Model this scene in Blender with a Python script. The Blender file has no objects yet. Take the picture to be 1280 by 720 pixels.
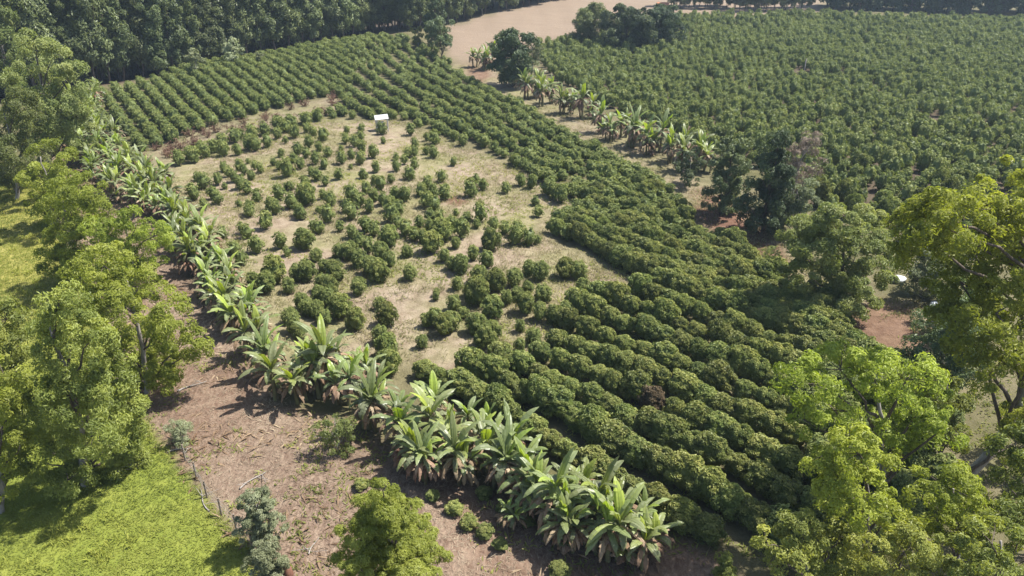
import bpy, math, random
import numpy as np
R = math.radians
rng = np.random.default_rng(11)
random.seed(5)
SC = bpy.context.scene
COL = SC.collection

# ------------------------------------------------------------------ camera geometry
H, PITCH, F = 30.0, 27.7, 914.0            # metres, degrees, focal length in photograph pixels

def smooth(a, b, x):
    t = np.clip((np.asarray(x, float) - a) / (b - a), 0, 1)
    return t * t * (3 - 2 * t)

FA = np.array([-74.9, 130.1]); FB = np.array([-31.9, 190.2])      # field edge along the forest
FD = (FB - FA) / np.linalg.norm(FB - FA); FN = np.array([-FD[1], FD[0]])

def terrain(x, y):
    x = np.asarray(x, float); y = np.asarray(y, float)
    z = 0.28 * np.sin(x * .071 + 1.3) * np.cos(y * .053) + 0.16 * np.sin(x * .19 + y * .13) + .05 * np.sin(x * .9 + 1.7 * np.sin(y * .6))
    s = (x - FA[0]) * FN[0] + (y - FA[1]) * FN[1]                 # >0 beyond the edge, into the forest
    near = smooth(40, 90, y) * (1 - smooth(-5, 40, x))
    z = z + near * (1.6 * np.exp(-((s + 12) / 16) ** 2) - 4.0 * smooth(0, 45, s))
    z = z + 5.5 * smooth(165, 300, y) * np.exp(-((x - 15) / 70) ** 2)   # bare hill at the back
    z = z + 9 * smooth(300, 600, np.hypot(x, y))
    return z

def G(px, py, z=0.0):
    """ground point (x, y) seen at pixel px, py (or the point z metres above the ground)"""
    a = R(PITCH); u = (px - 640) / F; v = (360 - py) / F
    d = (u, math.cos(a) + v * math.sin(a), -math.sin(a) + v * math.cos(a))
    lo, hi = 5.0, None
    t = 5.0; step = 1.0
    while t < 900:
        h = H + d[2] * t - z - float(terrain(d[0] * t, d[1] * t))
        if h < 0:
            lo, hi = t - step, t
            for _ in range(14):
                m = (lo + hi) / 2
                if H + d[2] * m - z - float(terrain(d[0] * m, d[1] * m)) < 0: hi = m
                else: lo = m
            return (d[0] * hi, d[1] * hi)
        t += step
    return (d[0] * 900, d[1] * 900)

def P(x, y, z):
    """pixel of a world point, vectorised"""
    a = R(PITCH); x = np.asarray(x, float); y = np.asarray(y, float); z = np.asarray(z, float) - H
    dep = y * math.cos(a) - z * math.sin(a); up = y * math.sin(a) + z * math.cos(a)
    return 640 + F * x / dep, 360 - F * up / dep, dep

def GP(poly, z=0.0): return np.array([G(px, py, z) for px, py in poly])

def inside(poly, x, y):
    poly = np.asarray(poly); x = np.asarray(x); y = np.asarray(y)
    r = np.zeros(x.shape, bool); n = len(poly)
    for i in range(n):
        x1, y1 = poly[i]; x2, y2 = poly[(i + 1) % n]
        c = ((y1 > y) != (y2 > y)) & (x < (x2 - x1) * (y - y1) / ((y2 - y1) if y2 != y1 else 1e-9) + x1)
        r ^= c
    return r

def sdist(poly, x, y):
    """signed distance to a polygon, positive inside"""
    poly = np.asarray(poly, float); d = np.full(np.shape(x), 1e9)
    for i in range(len(poly)):
        a = poly[i]; b = poly[(i + 1) % len(poly)]; ab = b - a
        t = np.clip(((x - a[0]) * ab[0] + (y - a[1]) * ab[1]) / (ab @ ab + 1e-12), 0, 1)
        d = np.minimum(d, np.hypot(x - a[0] - t * ab[0], y - a[1] - t * ab[1]))
    return np.where(inside(poly, x, y), d, -d)

# ------------------------------------------------------------------ materials
def mat(name):
    m = bpy.data.materials.new(name); m.use_nodes = True
    nt = m.node_tree; nt.nodes.clear()
    return m, nt, nt.nodes, nt.links

def ramp(ns, stops):
    r = ns.new('ShaderNodeValToRGB'); e = r.color_ramp.elements
    while len(e) < len(stops): e.new(.5)
    for el, (p, c) in zip(e, stops): el.position = p; el.color = (*c, 1)
    return r

def leaf_mat(name, c0, c1, c2, trans=.35, tcol=None, rough=.5, spec=.35, var=.22):
    """foliage: three leaf colours picked by each leaf's own tint, plus a difference from plant to plant"""
    m, nt, ns, lk = mat(name)
    at = ns.new('ShaderNodeAttribute'); at.attribute_name = 'tint'
    oi = ns.new('ShaderNodeObjectInfo')
    r = ramp(ns, [(0, c0), (.5, c1), (1, c2)])
    lk.new(at.outputs['Fac'], r.inputs['Fac'])
    mr = ns.new('ShaderNodeMapRange'); mr.inputs[3].default_value = 1 - var; mr.inputs[4].default_value = 1 + var
    lk.new(oi.outputs['Random'], mr.inputs[0])
    hs = ns.new('ShaderNodeHueSaturation'); lk.new(r.outputs[0], hs.inputs['Color']); lk.new(mr.outputs[0], hs.inputs['Value'])
    mh = ns.new('ShaderNodeMapRange'); mh.inputs[3].default_value = .488; mh.inputs[4].default_value = .512
    ml = ns.new('ShaderNodeMath'); ml.operation = 'FRACT'
    mm = ns.new('ShaderNodeMath'); mm.operation = 'MULTIPLY'; mm.inputs[1].default_value = 7.3
    lk.new(oi.outputs['Random'], mm.inputs[0]); lk.new(mm.outputs[0], ml.inputs[0]); lk.new(ml.outputs[0], mh.inputs[0]); lk.new(mh.outputs[0], hs.inputs['Hue'])
    p = ns.new('ShaderNodeBsdfPrincipled'); p.inputs['Roughness'].default_value = rough
    p.inputs['Specular IOR Level'].default_value = spec
    lk.new(hs.outputs[0], p.inputs['Base Color'])
    t = ns.new('ShaderNodeBsdfTranslucent')
    mx = ns.new('ShaderNodeMix'); mx.data_type = 'RGBA'; mx.blend_type = 'MULTIPLY'; mx.inputs[0].default_value = 1
    lk.new(hs.outputs[0], mx.inputs[6]); mx.inputs[7].default_value = (*(tcol or (1.5, 1.5, .6)), 1)
    lk.new(mx.outputs[2], t.inputs['Color'])
    s = ns.new('ShaderNodeMixShader'); s.inputs[0].default_value = trans
    lk.new(p.outputs[0], s.inputs[1]); lk.new(t.outputs[0], s.inputs[2])
    o = ns.new('ShaderNodeOutputMaterial'); lk.new(s.outputs[0], o.inputs[0])
    return m

def rough_mat(name, c0, c1, scale=6, rough=.85, stretch=(1, 1, 1), bump=.3, spec=.25):
    m, nt, ns, lk = mat(name)
    tc = ns.new('ShaderNodeTexCoord'); mp = ns.new('ShaderNodeMapping'); mp.inputs['Scale'].default_value = stretch
    lk.new(tc.outputs['Object'], mp.inputs[0])
    n = ns.new('ShaderNodeTexNoise'); n.inputs['Scale'].default_value = scale; n.inputs['Detail'].default_value = 5
    lk.new(mp.outputs[0], n.inputs['Vector'])
    r = ramp(ns, [(.3, c0), (.7, c1)]); lk.new(n.outputs['Fac'], r.inputs[0])
    p = ns.new('ShaderNodeBsdfPrincipled'); p.inputs['Roughness'].default_value = rough; p.inputs['Specular IOR Level'].default_value = spec
    lk.new(r.outputs[0], p.inputs['Base Color'])
    b = ns.new('ShaderNodeBump'); b.inputs['Strength'].default_value = bump; lk.new(n.outputs['Fac'], b.inputs['Height']); lk.new(b.outputs[0], p.inputs['Normal'])
    o = ns.new('ShaderNodeOutputMaterial'); lk.new(p.outputs[0], o.inputs[0])
    return m

M = {}
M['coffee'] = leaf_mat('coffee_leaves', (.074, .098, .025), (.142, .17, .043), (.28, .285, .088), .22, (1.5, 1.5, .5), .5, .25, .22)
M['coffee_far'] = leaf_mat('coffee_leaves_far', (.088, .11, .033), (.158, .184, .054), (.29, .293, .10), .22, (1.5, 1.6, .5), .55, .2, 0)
M['dead'] = leaf_mat('dead_coffee_leaves', (.10, .05, .035), (.17, .10, .065), (.22, .15, .10), .15, (1, .9, .7), .7, .2)
M['yellow_green'] = leaf_mat('yellow_green_leaves', (.148, .174, .03), (.238, .27, .045), (.37, .395, .085), .46, (1.35, 1.4, .5), .5, .3)
M['mid_green'] = leaf_mat('mid_green_leaves', (.11, .132, .034), (.19, .215, .055), (.30, .315, .085), .42, (1.5, 1.45, .5), .5, .3)
M['pale_green'] = leaf_mat('pale_green_leaves', (.105, .135, .04), (.175, .208, .065), (.27, .29, .11), .38, (1.4, 1.4, .7), .5, .3)
M['dark_green'] = leaf_mat('dark_green_leaves', (.05, .072, .034), (.085, .115, .05), (.15, .18, .08), .22, (1.4, 1.4, .6), .5, .3)
M['grey_green'] = leaf_mat('grey_green_leaves', (.16, .18, .095), (.26, .285, .155), (.38, .40, .25), .35, (1.2, 1.2, .8), .6, .25)
M['euca'] = leaf_mat('eucalyptus_leaves', (.08, .10, .045), (.135, .16, .065), (.21, .235, .105), .3, (1.4, 1.4, .7), .5, .35)
M['wilted'] = leaf_mat('wilted_coffee_leaves', (.075, .06, .028), (.125, .095, .05), (.19, .15, .08), .15, (1.2, 1, .7), .6, .2)
M['brown_leaf'] = leaf_mat('dry_brown_leaves', (.17, .135, .10), (.26, .205, .15), (.36, .30, .22), .2, (1, .95, .8), .7, .2)
M['banana'] = leaf_mat('banana_leaves', (.145, .158, .085), (.175, .205, .08), (.27, .335, .055), .3, (1.5, 1.6, .35), .42, .4)
M['banana_dead'] = leaf_mat('dead_banana_leaves', (.13, .075, .045), (.26, .175, .11), (.44, .35, .24), .2, (1, .9, .7), .7, .2)
M['stem'] = rough_mat('banana_stem', (.09, .06, .035), (.16, .17, .07), 5, .6, (1, 1, .3))
M['bark'] = rough_mat('grey_bark', (.15, .13, .11), (.32, .29, .26), 4, .9, (2, 2, .4), .5)
M['dark_bark'] = rough_mat('dark_bark', (.06, .045, .035), (.14, .11, .085), 5, .9, (2, 2, .4), .5)
M['grass'] = leaf_mat('pasture_grass', (.125, .155, .026), (.21, .235, .04), (.32, .32, .07), .3, (1.4, 1.4, .5), .6, .2)
M['straw'] = leaf_mat('dry_straw', (.10, .065, .045), (.20, .145, .10), (.38, .31, .22), .2, (1, .95, .8), .8, .15)
M['drygrass'] = leaf_mat('dry_grass', (.12, .14, .04), (.27, .25, .12), (.44, .39, .24), .3, (1.1, 1.1, .7), .75, .15)
M['wood'] = rough_mat('weathered_wood', (.12, .09, .065), (.26, .21, .16), 8, .9, (1, 1, .3))
M['white_sheet'] = rough_mat('white_roof_sheet', (.30, .30, .29), (.46, .46, .45), 3, .6, (9, 1, 1), .3, .3)
M['panel'] = rough_mat('grey_plank_wall', (.30, .29, .28), (.46, .44, .42), 6, .85, (6, 1, 1))
M['rust'] = rough_mat('rusty_red', (.13, .06, .04), (.22, .11, .075), 7, .9)
M['orange'] = rough_mat('orange_tiles', (.36, .14, .07), (.46, .2, .11), 7, .8)
M['plaster'] = rough_mat('cream_plaster', (.55, .48, .4), (.66, .6, .52), 3, .85)
M['opening'] = rough_mat('dark_opening', (.02, .02, .02), (.035, .03, .03), 3, .8)
M['wire'] = rough_mat('grey_wire', (.2, .19, .18), (.3, .29, .27), 20, .5)
M['plastic'] = rough_mat('white_plastic', (.42, .44, .45), (.56, .57, .58), 3, .4, (1, 1, 1), .05, .5)

# ------------------------------------------------------------------ mesh helpers
def mesh_quads(name, V, Q, mats, tint=None, mi=None, smooth_=False):
    """V (n,3), Q (m,4); a triangle repeats nothing: use mesh_mixed for those"""
    me = bpy.data.meshes.new(name)
    V = np.ascontiguousarray(V, np.float32); Q = np.ascontiguousarray(Q, np.int32)
    me.vertices.add(len(V)); me.vertices.foreach_set('co', V.ravel())
    me.loops.add(Q.size); me.loops.foreach_set('vertex_index', Q.ravel())
    me.polygons.add(len(Q))
    me.polygons.foreach_set('loop_start', np.arange(0, Q.size, 4, dtype=np.int32))
    me.polygons.foreach_set('loop_total', np.full(len(Q), 4, np.int32))
    for m in mats: me.materials.append(m)
    if mi is not None: me.polygons.foreach_set('material_index', np.ascontiguousarray(mi, np.int32))
    if tint is not None:
        a = me.attributes.new('tint', 'FLOAT', 'POINT'); a.data.foreach_set('value', np.ascontiguousarray(tint, np.float32))
    me.polygons.foreach_set('use_smooth', np.full(len(Q), smooth_, bool))
    me.update(calc_edges=True); me.validate()
    return me

class QB:
    """collects quads with a tint per vertex and a material index per face"""
    def __init__(s): s.V = []; s.Q = []; s.T = []; s.MI = []; s.n = 0
    def add(s, V, Q, tint=.5, mi=0):
        V = np.asarray(V, float); Q = np.asarray(Q, int)
        s.V.append(V); s.Q.append(Q + s.n); s.n += len(V)
        s.T.append(np.broadcast_to(np.asarray(tint, float), (len(V),)).copy()); s.MI.append(np.full(len(Q), mi))
        return s
    def mesh(s, name, mats, smooth_=False):
        return mesh_quads(name, np.concatenate(s.V), np.concatenate(s.Q), mats, np.concatenate(s.T), np.concatenate(s.MI), smooth_)

def nrm(v): return v / (np.linalg.norm(v, axis=-1, keepdims=True) + 1e-9)

def leaf_quads(C, A, N, L, W, fold=.25):
    """diamond leaves: base, side, tip, side; C centre, A axis, N facing"""
    A = nrm(A); S = nrm(np.cross(A, N)); Nn = np.cross(S, A)
    L = np.broadcast_to(np.asarray(L, float), (len(C),))[:, None]; W = np.broadcast_to(np.asarray(W, float), (len(C),))[:, None]
    b = C - A * L * .5; t = C + A * L * .5 - Nn * L * .12
    l = C - S * W * .5 + Nn * W * fold - A * L * .05; r = C + S * W * .5 + Nn * W * fold - A * L * .05
    V = np.stack([b, l, t, r], 1).reshape(-1, 3)
    Q = np.arange(len(C) * 4).reshape(-1, 4)
    return V, Q

def tube(pts, rad, seg=7):
    pts = np.asarray(pts, float); rad = np.broadcast_to(np.asarray(rad, float), (len(pts),))
    d = nrm(np.gradient(pts, axis=0)); ref = np.array([0.31, 0.9, 0.2])
    a = nrm(np.cross(d, ref)); b = np.cross(d, a)
    th = np.arange(seg) * 2 * math.pi / seg
    V = (pts[:, None] + rad[:, None, None] * (a[:, None] * np.cos(th)[None, :, None] + b[:, None] * np.sin(th)[None, :, None])).reshape(-1, 3)
    Q = [[i * seg + j, i * seg + (j + 1) % seg, (i + 1) * seg + (j + 1) % seg, (i + 1) * seg + j] for i in range(len(pts) - 1) for j in range(seg)]
    n = len(V); V = np.vstack([V, pts[-1:]])
    e = (len(pts) - 1) * seg
    for j in range(0, seg - 1, 2): Q.append([e + j, e + j + 1, e + (j + 2) % seg, n])
    if seg % 2: Q.append([e + seg - 1, e, n, n]) if False else None
    return V, np.array([q for q in Q if q is not None])

def box(cx, cy, cz, sx, sy, sz, rz=0.0):
    c = np.array([[x, y, z] for x in (-.5, .5) for y in (-.5, .5) for z in (-.5, .5)]) * (sx, sy, sz)
    k, s = math.cos(rz), math.sin(rz)
    c = np.stack([c[:, 0] * k - c[:, 1] * s, c[:, 0] * s + c[:, 1] * k, c[:, 2]], 1) + (cx, cy, cz)
    return c, np.array([[0, 1, 3, 2], [4, 6, 7, 5], [0, 4, 5, 1], [2, 3, 7, 6], [0, 2, 6, 4], [1, 5, 7, 3]])

def blob(c, r, rg, seg=10, rings=6, amp=.15):
    """lumpy closed ball, quads only (poles are tiny rings)"""
    th = np.linspace(.04, math.pi - .04, rings); ph = np.arange(seg) * 2 * math.pi / seg
    T, Ph = np.meshgrid(th, ph, indexing='ij')
    d = np.stack([np.sin(T) * np.cos(Ph), np.sin(T) * np.sin(Ph), np.cos(T)], -1).reshape(-1, 3)
    k = 1 + amp * (rg.random(len(d)) - .5) * 2
    V = np.asarray(c) + d * np.asarray(r) * k[:, None]
    Q = [[i * seg + j, (i + 1) * seg + j, (i + 1) * seg + (j + 1) % seg, i * seg + (j + 1) % seg] for i in range(rings - 1) for j in range(seg)]
    return V, np.array(Q)

def obj(name, me, parent=None, loc=(0, 0, 0), rz=0, sc=1):
    o = bpy.data.objects.new(name, me); COL.objects.link(o)
    o.location = loc; o.rotation_euler = (0, 0, rz); o.scale = (sc, sc, sc) if np.isscalar(sc) else sc
    if parent: o.parent = parent
    return o

def tag(o, label=None, cat=None, group=None, kind=None):
    if label: o['label'] = label
    if cat: o['category'] = cat
    if group: o['group'] = group
    if kind: o['kind'] = kind
    return o

def empty(name, loc, rz=0, sc=1): return obj(name, None, None, loc, rz, sc)

def on(x, y): return (float(x), float(y), float(terrain(x, y)))

ONES = 'zeroth first second third fourth fifth sixth seventh eighth ninth tenth eleventh twelfth thirteenth fourteenth fifteenth sixteenth seventeenth eighteenth nineteenth'.split()
TENS = {2: 'twent', 3: 'thirt', 4: 'fort', 5: 'fift', 6: 'sixt', 7: 'sevent', 8: 'eight', 9: 'ninet'}
def nth(n):
    if n < 20: return ONES[n]
    t, u = divmod(n, 10)
    return TENS[t] + ('ieth' if u == 0 else 'y-' + ONES[u])

# ------------------------------------------------------------------ coffee shrubs
def coffee_mesh(seed, nb, per, leaf, core=True, name='coffee_shrub', seg=12, rings=8, tuft=.27):
    """unit shrub: about 1 m radius, 2 m tall; tiers of drooping leafy branches over a leafy core"""
    rg = np.random.default_rng(seed); b = QB()
    ph = rg.random(nb) * 2 * math.pi; zz = rg.random(nb) ** .8
    # dome profile: rounded cap, straight sides drawn in at the foot
    prof = lambda t: np.sqrt(np.clip(1 - np.clip((t - .42) / .58, 0, 1) ** 2.2, 0, 1)) * (.72 + .28 * np.clip(t / .35, 0, 1))
    lump = 1 + .13 * np.sin(ph * 3 + seed) + .08 * np.sin(ph * 5 + 2 * seed + zz * 7) + .1 * (rg.random(nb) - .5)
    rr = prof(zz) * lump
    C = np.stack([rr * np.cos(ph), rr * np.sin(ph), .12 + 1.85 * zz * (1 + .06 * np.sin(ph * 2 + seed))], 1)
    cap = rg.random(nb) < .16                                  # extra leaders on the cap
    C[cap, :2] *= .6; C[cap, 2] = 1.9 + .18 * rg.random(cap.sum()) - .35 * np.hypot(C[cap, 0], C[cap, 1])
    out = nrm(C - np.array([0, 0, .75])); bt = np.clip(rg.normal(.42, .16, nb) + .5 * (zz - .5) + .05, 0, 1)  # leaf tint lightens with height: sunlit caps painted into the colour
    k = np.repeat(np.arange(nb), per); n = len(k)
    e = nrm(rg.normal(0, 1, (n, 3)) + np.array([0, 0, .6]) + out[k] * .5); cr = (tuft * rg.uniform(.7, 1.25, nb))[k]
    LC = C[k] - out[k] * .14 + e * (cr * rg.uniform(.8, 1.06, n))[:, None] * np.array([1, 1, .85])
    LC[:, 2] = np.maximum(LC[:, 2], .05)
    nn = nrm(e * .9 + out[k] * .25 + np.array([0, 0, .45]) + rg.normal(0, .22, (n, 3)))
    ax = nrm(nrm(np.cross(nn, rg.normal(0, 1, (n, 3)))) + e * .5 + np.array([0, 0, -.3]))
    V, Q = leaf_quads(LC, ax, nn, leaf * (.7 + .6 * rg.random(n)), leaf * .45 * (.7 + .6 * rg.random(n)))
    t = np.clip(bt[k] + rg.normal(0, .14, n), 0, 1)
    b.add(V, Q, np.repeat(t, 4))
    if core:
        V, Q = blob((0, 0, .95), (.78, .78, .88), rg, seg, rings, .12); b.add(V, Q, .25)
        V, Q = tube([(0, 0, -.1), (0, 0, .5)], .06, 6); b.add(V, Q, .1)
    return b

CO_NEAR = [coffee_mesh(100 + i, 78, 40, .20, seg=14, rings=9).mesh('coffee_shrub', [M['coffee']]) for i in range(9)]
def far_arrays(nb, per, leaf, s0, n, seg, rings):
    out = []
    for i in range(n):
        b = coffee_mesh(s0 + i, nb, per, leaf, True, 'x', seg, rings)
        out.append((np.concatenate(b.V), np.concatenate(b.Q), np.concatenate(b.T)))
    return out
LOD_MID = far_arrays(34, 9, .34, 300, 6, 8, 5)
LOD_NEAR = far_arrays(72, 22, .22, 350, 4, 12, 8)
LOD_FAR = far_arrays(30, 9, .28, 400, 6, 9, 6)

FIELD = [(108, 126), (250, 85), (480, 47), (540, 57), (596, 106), (661, 137), (720, 174), (793, 208), (842, 246), (860, 285), (910, 308), (930, 332), (970, 352), (990, 372), (1038, 388), (1046, 420), (1068, 440), (1140, 464), (1175, 500), (1185, 640), (1050, 745), (985, 730), (945, 700), (895, 690), (850, 668), (720, 592), (600, 520), (500, 468), (440, 450), (345, 440), (300, 380), (250, 310), (205, 240), (160, 205), (120, 160)]
CLEAR = [(180, 232), (215, 205), (262, 190), (310, 176), (352, 166), (420, 150), (500, 150), (530, 162), (556, 172), (600, 192), (650, 212), (700, 236), (722, 258), (690, 275), (688, 300), (760, 335), (800, 352), (775, 372), (715, 385), (690, 402), (676, 432), (640, 448), (600, 462), (540, 470), (480, 475), (420, 475), (350, 435), (300, 390), (262, 330), (230, 262)]
STRIP = [(160, 196), (200, 186), (240, 166), (300, 150), (340, 138), (420, 118), (432, 136), (400, 148), (345, 160), (300, 176), (250, 190), (215, 205), (180, 232)]
gFIELD, gCLEAR, gSTRIP = GP(FIELD), GP(CLEAR), GP(STRIP)

au = np.array([math.cos(R(50)), -math.sin(R(50))]); an = np.array([math.sin(R(50)), math.cos(R(50))])
def guide(pts):
    g = np.array([G(x, y, 1.5) for x, y in pts]); u = g @ au; w = g @ an
    o = np.argsort(u); u, w = u[o], w[o]
    def f(q):
        q = np.asarray(q, float); r = np.interp(q, u, w)
        s0 = (w[1] - w[0]) / (u[1] - u[0]); s1 = (w[-1] - w[-2]) / (u[-1] - u[-2])
        return np.where(q < u[0], w[0] + s0 * (q - u[0]), np.where(q > u[-1], w[-1] + s1 * (q - u[-1]), r))
    return f
gA = guide([(540, 425), (585, 447), (640, 470), (696, 498), (769, 538), (820, 566), (882, 597), (940, 628)])
gB = guide([(650, 395), (724, 425), (775, 442), (809, 456), (873, 484), (944, 512), (1010, 540), (1080, 575)])
gC = guide([(720, 345), (790, 375), (865, 403), (938, 430), (1000, 450), (1080, 478)])
gD = guide([(420, 128), (480, 160), (560, 203), (620, 238), (690, 272), (745, 297), (797, 325), (880, 363), (940, 385), (1010, 412), (1060, 432)])
gE = guide([(540, 64), (596, 101), (661, 132), (720, 168), (793, 203), (858, 240), (923, 275), (985, 310), (1040, 338), (1100, 368)])
lerp = lambda f, g, t: (lambda q: f(q) * (1 - t) + g(q) * t)
ROWS = [lambda q: gA(q) - (gB(q) - gA(q)) * .36, gA, lerp(gA, gB, 1 / 3), lerp(gA, gB, 2 / 3), gB, lerp(gB, gC, 1 / 3), lerp(gB, gC, 2 / 3), gC, lerp(gC, gD, .5), gD]
NDE = 9
ROWS += [lerp(gD, gE, (k + 1) / NDE) for k in range(NDE)]

shr = []         # x, y, radius, height factor, source, row, order, flags
def add_shrub(x, y, r, hf, src, row=-1, order=-1): shr.append([x, y, r, hf, src, row, order])

for k, row in enumerate(ROWS):
    u = -150.0; n = 0
    while u < 30:
        p = au * u + an * (float(row(u)) + rng.normal(0, .14)); x, y = p
        far = float(smooth(55, 105, y))
        step = 1.55 - .3 * far
        if inside(gFIELD, x, y) and not inside(gCLEAR, x, y) and not inside(gSTRIP, x, y):
            px, py, _ = P(x, y, 1)
            if px > 480 - (py - 50) * .67 - 10:
                r = (1.02 - .24 * far) * rng.uniform(.74, 1.16)
                if rng.random() > .06 * far: add_shrub(x, y, r, rng.uniform(.86, 1.12), 'row', k)
        u += step * rng.uniform(.85, 1.15)
# further rows to the left of guide D in the upper part of the field
for k in range(1, 14):
    u = -170.0
    while u < -52:
        p = au * u + an * (float(gD(u)) - k * 2.25 + rng.normal(0, .14)); x, y = p
        px, py, _ = P(x, y, 1)
        if inside(gFIELD, x, y) and not inside(gCLEAR, x, y) and not inside(gSTRIP, x, y) and px > 480 - (py - 50) * .67 - 10 and py < 215:
            if rng.random() > .08: add_shrub(x, y, .78 * rng.uniform(.75, 1.15), rng.uniform(.85, 1.05), 'upper')
        u += 1.35 * rng.uniform(.85, 1.2)
# rows of the upper left block
d0 = np.array([math.cos(R(-55)), math.sin(R(-55))]); n0 = np.array([-d0[1], d0[0]])
for k in range(-30, 60):
    for j in range(-70, 70):
        p = FA + n0 * (k * 2.35 + 1.2) + d0 * (j * 1.35 + rng.normal(0, .12)) + n0 * rng.normal(0, .1); x, y = p
        if not inside(gFIELD, x, y) or inside(gCLEAR, x, y) or inside(gSTRIP, x, y): continue
        px, py, _ = P(x, y, 1)
        if px <= 480 - (py - 50) * .67 - 10 and rng.random() > .05:
            add_shrub(x, y, .84 * rng.uniform(.85, 1.12), rng.uniform(1.0, 1.2), 'block')
XY = np.array([q[:2] for q in shr])
for k in range(-40, 40):                                          # close the gaps where the row families meet
    for j in range(-70, 70):
        x, y = np.array([-20., 140.]) + np.array([math.sin(R(58)), math.cos(R(58))]) * k * 2.2 + np.array([math.cos(R(58)), -math.sin(R(58))]) * j * 1.3
        if y < 85 or not inside(gFIELD, x, y) or inside(gCLEAR, x, y) or inside(gSTRIP, x, y): continue
        if np.min(np.hypot(XY[:, 0] - x, XY[:, 1] - y)) > 1.55:
            add_shrub(x, y, .8 * rng.uniform(.8, 1.1), rng.uniform(.9, 1.1), 'upper'); XY = np.vstack([XY, [x, y]])
# single shrubs of the clearing, read off the photograph: (x, foot, width) on 6.4x enlargements
LONE = {
 (220, 160): [(30,310,90),(150,290,110),(240,245,80),(310,210,90),(385,240,90),(500,225,70),(420,150,80),(590,185,95),(640,195,90),(735,165,80),(600,55,60),(520,90,60),(655,95,70),(815,95,70),(880,130,45),(955,90,80),(890,45,80),(1050,45,60),(1100,70,65),(1180,115,85),(1065,160,70),(1150,195,65),(980,220,80),(1045,245,65),(845,240,55),(785,310,50),(830,345,60),(900,405,110),(945,290,70),(1000,335,75),(1120,300,75),(1190,335,65),(1220,240,70),(1085,390,55),(1135,430,75),(1200,470,65),(1035,490,75),(1100,525,40),(885,500,50),(920,505,60),(390,360,65),(425,400,60),(470,445,75),(510,350,70),(550,380,60),(605,425,65),(580,290,35),(635,340,55),(680,370,60),(175,435,65),(225,505,110),(340,465,70),(395,495,45),(120,530,60),(150,590,100),(310,580,90),(340,625,80),(230,665,70),(525,500,90),(580,540,80),(655,600,80),(510,640,50),(600,700,80),(830,590,100),(930,660,110),(1050,635,130),(760,670,80),(805,705,90),(985,715,80),(1180,580,60),(1240,640,90),(1145,690,50)],
 (420, 160): [(90,50,50),(205,40,60),(80,135,65),(200,105,60),(370,60,80),(600,65,75),(380,130,45),(40,195,45),(150,160,80),(210,210,80),(125,255,65),(50,300,80),(120,335,35),(200,300,80),(300,250,80),(325,365,70),(220,415,70),(25,420,70),(310,465,60),(360,505,90),(440,450,60),(480,265,50),(485,355,70),(550,300,60),(630,335,65),(580,245,70),(630,240,65),(630,165,60),(590,425,90),(725,220,55),(780,250,80),(940,310,55),(845,445,80),(735,500,90),(1120,450,60),(1175,510,80),(1080,565,110),(240,540,75),(125,610,110),(310,600,90),(380,630,90),(480,590,90),(555,605,100),(680,560,90),(780,560,80),(870,590,110),(90,690,90),(195,650,90),(270,690,80),(430,680,95),(500,705,100),(730,650,110),(790,680,100),(960,715,50),(790,140,90),(730,110,50)],
 (240, 260): [(470,85,75),(600,185,115),(660,65,115),(870,105,90),(1090,135,110),(410,220,80),(450,258,95),(255,255,80),(345,390,100),(400,475,100),(525,380,115),(715,340,100),(765,395,60),(910,350,140),(970,190,60),(1020,215,90),(1190,200,75),(1000,440,90),(680,620,155),(785,700,95),(860,595,120),(930,605,130),(1060,530,90),(1150,610,140),(1190,420,100),(265,590,90),(500,660,110),(600,700,130),(1060,690,120),(1110,735,130)],
 (420, 260): [(250,210,110),(310,240,100),(430,330,140),(450,130,110),(560,240,110),(630,275,90),(500,170,90),(130,110,110),(40,190,80),(130,260,90),(190,330,90),(260,375,100),(360,430,110),(430,485,90),(60,420,110),(120,435,110),(190,495,110),(270,550,120),(350,610,140),(30,600,90),(185,715,110),(570,405,80),(595,595,100),(700,290,90),(770,375,140),(670,170,80),(745,205,75),(850,290,150),(1010,255,120),(930,200,100),(760,120,90),(830,140,90),(960,335,70),(870,445,80),(930,510,90),(1010,540,120),(1100,430,90),(1210,490,100),(1240,360,130),(1050,120,70),(1125,170,60),(1155,120,110),(1260,180,80),(970,670,80),(805,715,50),(1150,620,120)],
 (360, 360): [(260,140,110),(330,180,120),(120,190,110),(170,240,110),(240,260,110),(440,270,150),(550,360,135),(300,310,110),(740,190,90),(800,325,140),(1185,110,50),(750,470,120),(800,590,150),(60,380,120),(1110,330,90),(1180,330,120),(1245,400,130),(1075,500,90),(760,650,100),(820,715,150),(30,300,110),(100,420,100)],
 (560, 330): [(265,160,110),(380,240,140),(170,280,90),(240,360,170),(355,455,150),(465,340,90),(530,200,110),(635,250,80),(610,420,130),(545,310,90),(755,330,120),(740,150,120),(650,110,100),(930,135,130),(1040,140,120),(1075,275,110),(1245,285,90),(50,390,100),(120,450,80),(225,580,140),(350,640,130),(575,560,80),(685,660,115),(810,520,150),(730,470,110),(1010,590,180),(940,450,110),(1170,530,160),(300,700,150),(575,710,80),(30,560,120)],
 (600, 220): [(30,125,70),(205,150,75),(440,245,65),(465,340,80),(415,110,85),(330,90,80),(130,440,80),(200,480,90),(300,500,110),(390,570,110),(460,560,60),(285,570,120),(540,170,110),(650,230,110),(600,200,100)],
}
lone = []
for (ox, oy), L in LONE.items():
    for zx, zy, zw in L:
        px, py, w = ox + zx / 6.4, oy + zy / 6.4, zw / 6.4
        x, y = G(px, py); dep = float(P(x, y, 0)[2]); r = w * dep / F * .5
        s = (y + r * .8) / y; x, y = x * s, y * s
        if all(math.hypot(x - a[0], y - a[1]) > .55 * (r + a[2]) for a in lone): lone.append((x, y, r))
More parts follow.
